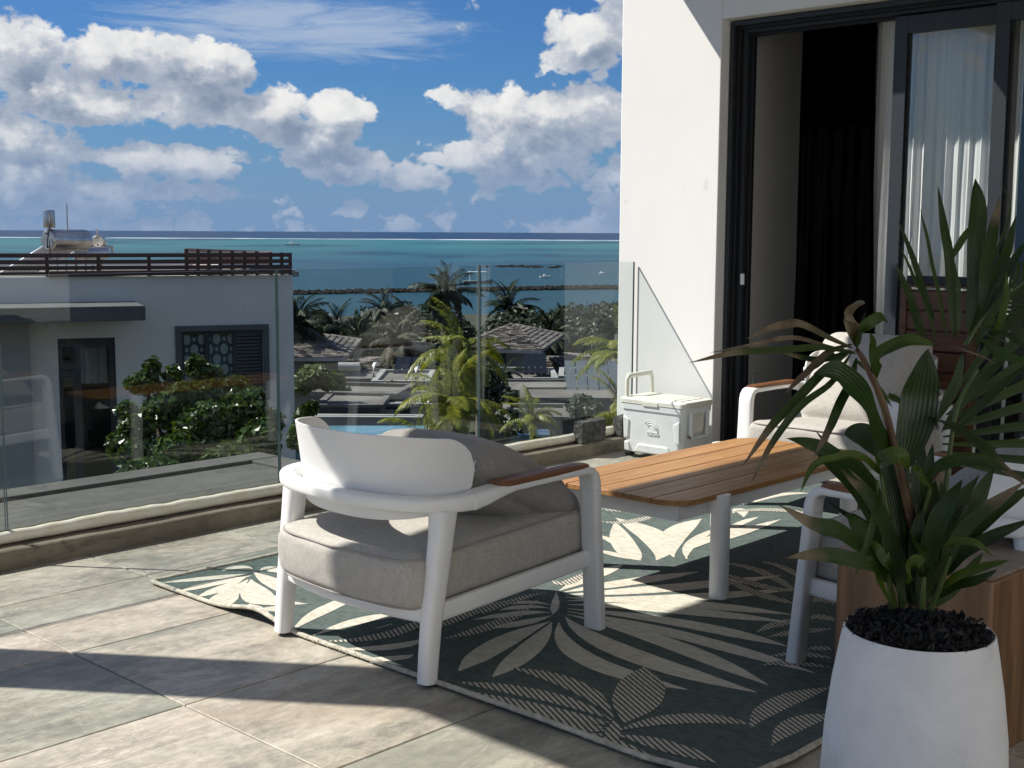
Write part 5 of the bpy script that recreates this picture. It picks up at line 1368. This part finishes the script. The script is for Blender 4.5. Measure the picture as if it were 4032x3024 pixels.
# tan board fence panel behind the dense posts
tp = NF.root('timber_screen', 'tan boarded screen behind the close posts at the right end of the roof railing', 'screen')
xs = [NF.px(u, 1020, .5)[0] for u in (735, 1070)]; n_b = 5
for k in range(n_b):
    z0_, z1_ = zz(1062-k*17), zz(1062-(k+1)*17+2)
    MB().add([(xs[0], .5, z0_), (xs[1], .5, z0_), (xs[1], .52, z1_-(.0 if k < 4 else .05)), (xs[0], .52, z1_), (xs[0], .53, z0_), (xs[1], .53, z0_)], [(0, 1, 2, 3), (1, 0, 4, 5), (3, 2, 5, 4)]).obj('board', M_TANWOOD, tp)
# solar water heaters on the roof
def heater(u, v, dy, Rr, Ln, ang, label, tank2=False):
    x, z = NF.px(u, v, dy); r = empty('solar_water_heater', NF.o+NF.x*x+NF.y*dy+Vector((0, 0, z)), NF.a+ang, label, 'water heater', 'solar water heaters on the villa roof')
    m = MB(); 
    prof = [(0, -.0), (.86*Rr, .0), (.97*Rr, .02), (Rr, .05), (Rr, Ln-.05), (.97*Rr, Ln-.02), (.86*Rr, Ln), (0, Ln)]
    vs = []; fs = []; n = 40
    for rr, l_ in prof:
        for j in range(n): vs.append((l_, rr*cos(2*pi*j/n), rr*sin(2*pi*j/n)))
    for i in range(len(prof)-1):
        for j in range(n): fs.append((i*n+j, i*n+(j+1) % n, (i+1)*n+(j+1) % n, (i+1)*n+j))
    m.add(vs, fs).obj('tank', M_STEEL, r, smooth=True, sharp=40)
    for q in (.6, -.6): MB().tube([(-.012, 0, q*Rr), (.01, 0, q*Rr)], .018, 10).obj('bolt', M_BLACK, r)
    # evacuated tubes sloping down towards the left front
    for k in range(9):
        xk = .05+(Ln-.1)*k/8
        MB().tube([(xk, Rr*.6, -Rr*.5), (xk, 1.6, -.72)], .026, 8).obj('vacuum_tube', M_TUBE, r, smooth=True)
    for xk in (.1, Ln*.6, Ln-.1):
        MB().tube([(xk, .1, -Rr*.9), (xk, .15, z*0-.72)], .016, 6).obj('frame_leg', M_STEEL, r); MB().tube([(xk, -.1, -Rr*.8), (xk+.12, .05, -.66)], .014, 6).obj('frame_leg', M_STEEL, r)
    return r
M_TUBE = mat('glass_vacuum_tube', (.75, .75, .76), .3, metal=.2)  # pale base colour stands in for white glare on the tubes
h1 = heater(187, 946, 1.4, .178, .80, radians(38), 'steel solar water heater with an upright canister on top at the left of the roof')
MB().lathe([(.001, .0), (.085, 0), (.092, .02), (.092, .27), (.086, .285), (.001, .29)], 24, (.05, 0, .20)).obj('canister', M_STEEL, h1, smooth=True, sharp=40)
MB().tube([(.05, 0, .16), (.05, 0, .22)], .03, 10).obj('canister_neck', M_STEEL, h1)
MB().tube([(.02, -.06, .42), (-.05, -.14, .38), (-.10, -.17, .2), (-.13, -.15, .0), (-.13, -.14, -.12)], .010, 8).obj('hose', M_BLACK, h1, smooth=True)
MB().tube([(-.02, -.08, .02), (-.03, -.08, -.02), (-.03, -.09, -.3)], .009, 8).obj('hose', M_BLACK, h1, smooth=True)
MB().tube([(.42, 0, .16), (.42, 0, .60)], .012, 8).obj('vent_pipe', M_STEEL, h1)
h2 = heater(385, 950, 3.2, .115, .30, radians(75), 'smaller dented steel solar water heater right of the larger tank')
MB().tube([(-.02, 0, .06), (-.06, 0, .22)], .012, 8).obj('vent_pipe', M_STEEL, h2); MB().tube([(.2, -.1, -.1), (.25, -.2, -.1), (.25, -.2, -.25)], .03, 8).obj('elbow_pipe', M_STEEL, h2)
x, z = NF.px(360, 1000, 2.4)
o = MB().tube([(-.28, 0, 0), (.28, .05, .02)], .10, 18).obj('spare_tank', M_STEEL, smooth=True, sharp=40); o.location = NF.o+NF.x*x+NF.y*2.4+Vector((0, 0, z)); o.rotation_euler = (0, 0, NF.a); tag(o, 'low steel cylinder lying on the roof between the two water heaters', 'tank')
x, z = NF.px(345, 965, 2.4); o = MB().tube([(0, 0, -.3), (.03, 0, .12)], .012, 6).obj('roof_pole', M_STEEL); o.location = NF.o+NF.x*x+NF.y*2.4+Vector((0, 0, z)); tag(o, 'short thin pole standing between the two solar heaters', 'pole')
# loose rubble along the parapet
x0_, _ = NF.px(380, 1080, .3); x1_, _ = NF.px(1130, 1080, .3)
m = MB()
for k in range(60):
    x = random.uniform(x0_, x1_); w = random.uniform(.05, .3); m.box(x, x+w, .22+random.random()*.3, .55, ZT-.04, ZT+random.uniform(.01, .09))
o = m.obj('rubble', M_BWHITE); o.location = NF.o; o.rotation_euler = (0, 0, NF.a); tag(o, kind='stuff'); o['label'] = 'scraps of pale board and rubble lying along the roof edge'

# smaller houses in the middle distance
def house(u0, u1, vt, vb, D, depth, ang, name, label, wall=None, roof='flat', parapet=.14, ridge=None, wins=(), over=.35, cat='house', group='low villas below the terrace', zb=None):
    fr = Frame(u0, vt, D, ang); r = fr.root(name, label, cat, group)
    x0, zt_ = fr.px(u0, vt); x1, _ = fr.px(u1, vt); zb_ = fr.px((u0+u1)/2, vb)[1] if zb is None else zb
    zb_ = min(zb_, ground_h(fr.o.x, fr.o.y)-.2)
    wm = wall or M_BWHITE
    MB().box(x0, x1, 0, depth, zb_, zt_-(parapet if roof == 'flat' else 0)).obj('wall', wm, r)
    if roof == 'flat':
        t_ = .18
        for a, b, c, d in ((x0-.02, x1+.02, -.02, t_), (x0-.02, x1+.02, depth-t_, depth+.02), (x0-.02, x0+t_, t_+.001, depth-t_-.001), (x1-t_, x1+.02, t_+.001, depth-t_-.001)):
            MB().box(a, b, c, d, zt_-parapet+.001, zt_).obj('parapet', wm, r)
        MB().box(x0+t_, x1-t_, t_, depth-t_, zt_-parapet+.002, zt_-parapet+.04).obj('roof', M_FLATROOF, r)
    else:
        zr = ridge; ov = over; X_0, X_1, Y0, Y1 = x0-ov, x1+ov, -ov, depth+ov; cxm = (X_0+X_1)/2; W2 = (X_1-X_0)/2; D2 = (Y1-Y0)/2
        hipx = min(W2, D2)*(.95 if roof == 'hip' else .0)
        rx0_, rx1_ = (X_0+hipx, X_1-hipx); ym = (Y0+Y1)/2
        if rx0_ > rx1_: rx0_ = rx1_ = cxm
        c = [(X_0, Y0, zt_), (X_1, Y0, zt_), (X_1, Y1, zt_), (X_0, Y1, zt_), (rx0_, ym, zr), (rx1_, ym, zr)]
        b0 = [(p[0], p[1], p[2]-.10) for p in c[:4]]
        m = MB(); m.add(c+b0, [(0, 1, 5, 4), (2, 3, 4, 5), (1, 2, 5), (3, 0, 4), (7, 6, 5+0, 5) if False else (0, 6, 7, 1), (1, 7, 8, 2), (2, 8, 9, 3), (3, 9, 6, 0), (9, 8, 7, 6)])
        rf = m.obj('roof', M_ROOFTILE, r)
        # shingle courses as real pieces
        sm = MB(); rnd = random.Random(int(u0))
        def face(a, b, c_, d_):
            a, b, c_, d_ = map(Vector, (a, b, c_, d_)); nn = (b-a).cross(d_-a).normalized(); H_ = ((d_+c_)/2-(a+b)/2).length; rows = max(4, int(H_/.22))
            for i in range(rows):
                s0, s1 = i/rows, (i+1.25)/rows; l0, r0 = a.lerp(d_, s0), b.lerp(c_, s0); Lr = (r0-l0).length
                k = max(1, int(Lr/.27)); dirx = (r0-l0).normalized() if Lr > .01 else Vector((1, 0, 0)); upv = ((d_+c_)/2-(a+b)/2).normalized()
                for j in range(k):
                    p0 = l0+dirx*(Lr*j/k); p1 = l0+dirx*(Lr*(j+.93)/k); hh = H_/rows*1.15; h0 = .05+rnd.uniform(-.015, .03); 
                    sm.add([p0+nn*h0, p1+nn*h0, p1+upv*hh+nn*.012, p0+upv*hh+nn*.012, p0, p1], [(0, 1, 2, 3), (4, 5, 1, 0)])
        face(c[0], c[1], c[5], c[4]); face(c[1], c[2], c[5], c[5]); face(c[3], c[0], c[4], c[4])
        sm.obj('shingles', M_ROOFTILE, rf, kind='stuff')
        MB().box(X_0, X_1, Y0-.03, Y0-.001, zt_-.14, zt_-.01).obj('fascia', M_BWHITE, r)
    for (a, b, c, d, kind_) in wins:
        xa, za = fr.px(a, c); xb, zb2 = fr.px(b, d)
        MB().box(xa, xb, -.02, -.003, zb2, za).obj('window' if kind_ == 'w' else 'opening', M_DKFRAME, r)
    return r, fr
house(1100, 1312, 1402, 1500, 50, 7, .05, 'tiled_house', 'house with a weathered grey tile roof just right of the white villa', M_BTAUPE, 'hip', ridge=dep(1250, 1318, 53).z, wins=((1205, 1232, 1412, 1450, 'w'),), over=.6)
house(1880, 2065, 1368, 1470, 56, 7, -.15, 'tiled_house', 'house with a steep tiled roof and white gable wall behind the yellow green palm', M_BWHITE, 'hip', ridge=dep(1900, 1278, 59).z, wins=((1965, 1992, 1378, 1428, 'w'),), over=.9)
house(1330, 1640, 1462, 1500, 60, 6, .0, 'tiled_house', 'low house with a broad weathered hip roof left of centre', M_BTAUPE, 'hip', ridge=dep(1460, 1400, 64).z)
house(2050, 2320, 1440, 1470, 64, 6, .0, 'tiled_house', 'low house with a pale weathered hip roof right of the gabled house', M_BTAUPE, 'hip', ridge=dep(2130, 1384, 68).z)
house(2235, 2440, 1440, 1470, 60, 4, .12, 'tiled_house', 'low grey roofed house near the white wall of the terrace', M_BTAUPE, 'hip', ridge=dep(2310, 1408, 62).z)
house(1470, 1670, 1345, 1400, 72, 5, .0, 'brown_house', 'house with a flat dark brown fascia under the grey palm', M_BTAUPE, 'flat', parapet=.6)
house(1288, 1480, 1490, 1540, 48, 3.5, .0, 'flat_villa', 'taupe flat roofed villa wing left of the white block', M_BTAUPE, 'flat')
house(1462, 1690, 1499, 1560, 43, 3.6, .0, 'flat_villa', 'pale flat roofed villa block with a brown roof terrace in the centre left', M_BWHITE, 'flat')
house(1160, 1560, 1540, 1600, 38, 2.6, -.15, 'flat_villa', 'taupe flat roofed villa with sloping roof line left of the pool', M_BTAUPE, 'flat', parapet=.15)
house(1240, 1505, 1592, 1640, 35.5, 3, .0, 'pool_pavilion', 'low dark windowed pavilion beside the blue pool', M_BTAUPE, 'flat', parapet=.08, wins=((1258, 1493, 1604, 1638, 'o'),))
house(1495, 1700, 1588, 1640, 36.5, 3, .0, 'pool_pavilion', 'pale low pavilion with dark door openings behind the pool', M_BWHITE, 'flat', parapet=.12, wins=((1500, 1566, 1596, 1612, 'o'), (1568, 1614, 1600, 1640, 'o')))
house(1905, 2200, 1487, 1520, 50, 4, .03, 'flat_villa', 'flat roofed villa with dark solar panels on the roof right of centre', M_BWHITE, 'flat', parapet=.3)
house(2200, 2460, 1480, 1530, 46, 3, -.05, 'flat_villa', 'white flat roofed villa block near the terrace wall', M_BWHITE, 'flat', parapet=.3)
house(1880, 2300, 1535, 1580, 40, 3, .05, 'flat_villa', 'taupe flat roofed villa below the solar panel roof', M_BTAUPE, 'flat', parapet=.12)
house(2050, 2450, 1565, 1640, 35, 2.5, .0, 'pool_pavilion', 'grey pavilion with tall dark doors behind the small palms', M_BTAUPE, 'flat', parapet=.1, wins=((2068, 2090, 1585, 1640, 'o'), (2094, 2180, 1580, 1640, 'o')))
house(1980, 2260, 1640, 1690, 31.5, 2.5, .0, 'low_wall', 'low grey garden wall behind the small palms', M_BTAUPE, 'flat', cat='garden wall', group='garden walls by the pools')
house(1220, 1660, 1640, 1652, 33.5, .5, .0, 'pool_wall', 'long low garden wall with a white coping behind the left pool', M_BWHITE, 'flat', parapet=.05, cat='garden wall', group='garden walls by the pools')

def slab(pts, z, th, name, mt, label, cat, **k):
    c = Vector((sum(p.x for p in pts)/len(pts), sum(p.y for p in pts)/len(pts), z))
    poly = [(p.x-c.x, p.y-c.y) for p in pts]
    ar = sum(poly[i][0]*poly[(i+1) % len(poly)][1]-poly[(i+1) % len(poly)][0]*poly[i][1] for i in range(len(poly)))
    if ar < 0: poly.reverse()
    o = MB().prism(poly, -th, 0).obj(name, mt, loc=c); tag(o, label, cat, **k); return o
zpool = dep(1400, 1690, 31).z
slab([onz(1100, 1676, zpool), onz(1680, 1676, zpool), onz(1680, 1780, zpool), onz(1000, 1780, zpool)], zpool, .3, 'swimming_pool', M_POOL, 'long pale blue swimming pool seen above the armchair back', 'swimming pool')
zc_ = dep(2120, 1700, 30).z
slab([onz(2010, 1690, zc_), onz(2165, 1690, zc_), onz(2165, 1712, zc_), onz(2010, 1712, zc_)], zc_, .3, 'swimming_pool', M_POOL, 'small patch of pale blue pool left of the small palm', 'swimming pool')
def panels(u0, u1, v0, v1, D, nx, name, label, tilt=.25, ang=0.0, grp='solar panels on the low roofs', mt=None):
    fr = Frame(u0, v1, D, ang); r = fr.root(name, label, 'solar panels', grp); x0, z0 = fr.px(u0, v1); x1, _ = fr.px(u1, v1); w = (x1-x0)/nx
    Ln = .9; 
    for k in range(nx):
        xa = x0+w*k+.02; m = MB(); m.add([(xa, 0, z0), (xa+w-.04, 0, z0), (xa+w-.04, Ln*2, z0+Ln*tilt*2), (xa, Ln*2, z0+Ln*tilt*2), (xa, .02, z0-.06), (xa+w-.04, .02, z0-.06), (xa+w-.04, Ln*2, z0-.06+Ln*tilt*2), (xa, Ln*2, z0-.06+Ln*tilt*2)], [(0, 1, 2, 3), (0, 4, 5, 1), (1, 5, 6, 2), (2, 6, 7, 3), (3, 7, 4, 0)])
        m.obj('solar_panel', mt or M_SOLAR, r)
panels(2060, 2155, 1440, 1470, 52, 4, 'solar_array', 'dark solar panels on the flat roof right of the gabled house', .35)
panels(1545, 1640, 1455, 1472, 46, 3, 'solar_array', 'blue solar panels beside the small white vent in the centre left', .25)
panels(2230, 2450, 1520, 1552, 37, 5, 'solar_array', 'row of pale solar panels above the small palms near the wall', .45, mt=mat('pale_panel', (.09, .11, .13), .45))
# vents, roof tank
for u, v, D, lb in ((1472, 1445, 44, 'white bent vent pipe on the low roof left of centre'), (1638, 1460, 44, 'white vent cap by the blue solar panels')):
    p = dep(u, v, D); o = MB().tube([(0, 0, -.35), (0, 0, .05), (.06, 0, .10), (.14, 0, .10)], .07, 8).obj('vent_pipe', M_PAINT, smooth=True, loc=p); tag(o, lb, 'vent pipe')
p = dep(1375, 1443, 45); o = MB().tube([(-.38, 0, 0), (.38, 0, 0)], .15, 20).obj('water_tank', M_BWHITE, smooth=True, sharp=40, loc=p); o.rotation_euler = (0, 0, YAW-pi/2); tag(o, 'white cylindrical water tank on the low roof left of centre', 'water tank')

# ------------------------------------------------------------------ breakwater, rocks, boats
M_ROCK = mat('wet_rock', rough=1, spec=.1, build=noisy((.010, .010, .009), (.035, .032, .027), .8, 5, .6, 4, .1, world_=True))
def rocks(pts, n, sz, zs, name, label, seed, spread):
    rnd = random.Random(seed); m = MB(); o0 = pts[0]
    for i in range(n):
        a = i/(n-1) if n > 1 else 0; k = min(int(a*(len(pts)-1)), len(pts)-2); f = a*(len(pts)-1)-k; p = pts[k].lerp(pts[k+1], f)-o0
        p = p+Vector((rnd.gauss(0, spread), rnd.gauss(0, spread), 0)); s_ = sz*rnd.uniform(.5, 1.3)
        vs = []
        for (x, y, z) in ((1,0,0),(-1,0,0),(0,1,0),(0,-1,0),(0,0,1),(0,0,-1),(.7,.7,.5),(-.7,-.7,.5)):
            vs.append(p+Vector((x*s_*rnd.uniform(.7, 1.3), y*s_*rnd.uniform(.7, 1.3), z*s_*zs*rnd.uniform(.6, 1.2))))
        m.add(vs, [(0,6,4),(6,2,4),(2,1,4),(1,7,4),(7,3,4),(3,0,4),(0,2,6),(1,3,7),(0,3,5),(3,1,5),(1,2,5),(2,0,5)])
    o = m.obj(name, M_ROCK, loc=o0, kind='stuff'); o['label'] = label; o['category'] = 'rocks'; return o
SZ = SEA_Z
rocks([onz(u, v, SZ) for u, v in ((900, 1163), (1230, 1157), (1600, 1149), (1900, 1144), (2200, 1139), (2440, 1136), (2800, 1132), (3400, 1126))], 3000, 1.3, .50, 'breakwater', 'long low dark rock breakwater crossing the lagoon behind the palms', 1, .8)
rocks([onz(u, v, SZ) for u, v in ((1985, 1052), (2060, 1048), (2130, 1053))], 46, 2.0, .22, 'rock_islet', 'cluster of dark rocks breaking the lagoon surface right of centre', 2, 3.2)
def boat(u, v, L_, canopy, label, rz=0.1):
    p = onz(u, v, SZ); r = empty('boat', p, YAW-pi/2+rz, label, 'boat', 'boats moored in the lagoon')
    m = MB(); k = 12; vs = []; 
    for i in range(k+1):
        t_ = i/k*2-1; w = L_*.16*(1-max(0, t_)**2.2)*(1 if t_ > -1 else .9); x = t_*L_/2; sh = .25+.18*max(0, t_)**2
        vs += [(x, -w, sh*L_*.35), (x*.96, -w*.6, -.1), (x*.96, w*.6, -.1), (x, w, sh*L_*.35)]
    fs = [(i*4+j, i*4+j+1, i*4+j+5, i*4+j+4) for i in range(k) for j in range(3)]+[(0, 3, 2, 1)]+[(i*4+3, i*4, i*4+4, i*4+7) for i in range(k)]
    m.add(vs, fs).obj('hull', M_BOAT if canopy else M_PAINT, r)
    if canopy:
        for x in (-.28, .22):
            for y in (-.11, .11): MB().tube([(x*L_, y*L_, .08*L_), (x*L_, y*L_, .36*L_)], .05, 5).obj('canopy_post', M_PAINT, r)
        MB().box(-.33*L_, .30*L_, -.14*L_, .14*L_, .36*L_, .40*L_).obj('canopy', M_PAINT, r, bevel=.06)
    else: MB().box(-.15*L_, .1*L_, -.08*L_, .08*L_, .12*L_, .24*L_).obj('cabin', M_PAINT, r, bevel=.05)
M_BOAT = mat('weathered_hull', (.34, .30, .26), .6)
boat(1882, 1116, 7.0, True, 'motor boat with a white canopy and grey hull left of the glass joint')
boat(2147, 1092, 3.2, False, 'small white boat below the dark rock islet', .4)
boat(1150, 966, 14, False, 'tiny white boat far out near the reef line', .2)
boat(2368, 1078, 2.6, False, 'small white boat near the terrace wall', .9)
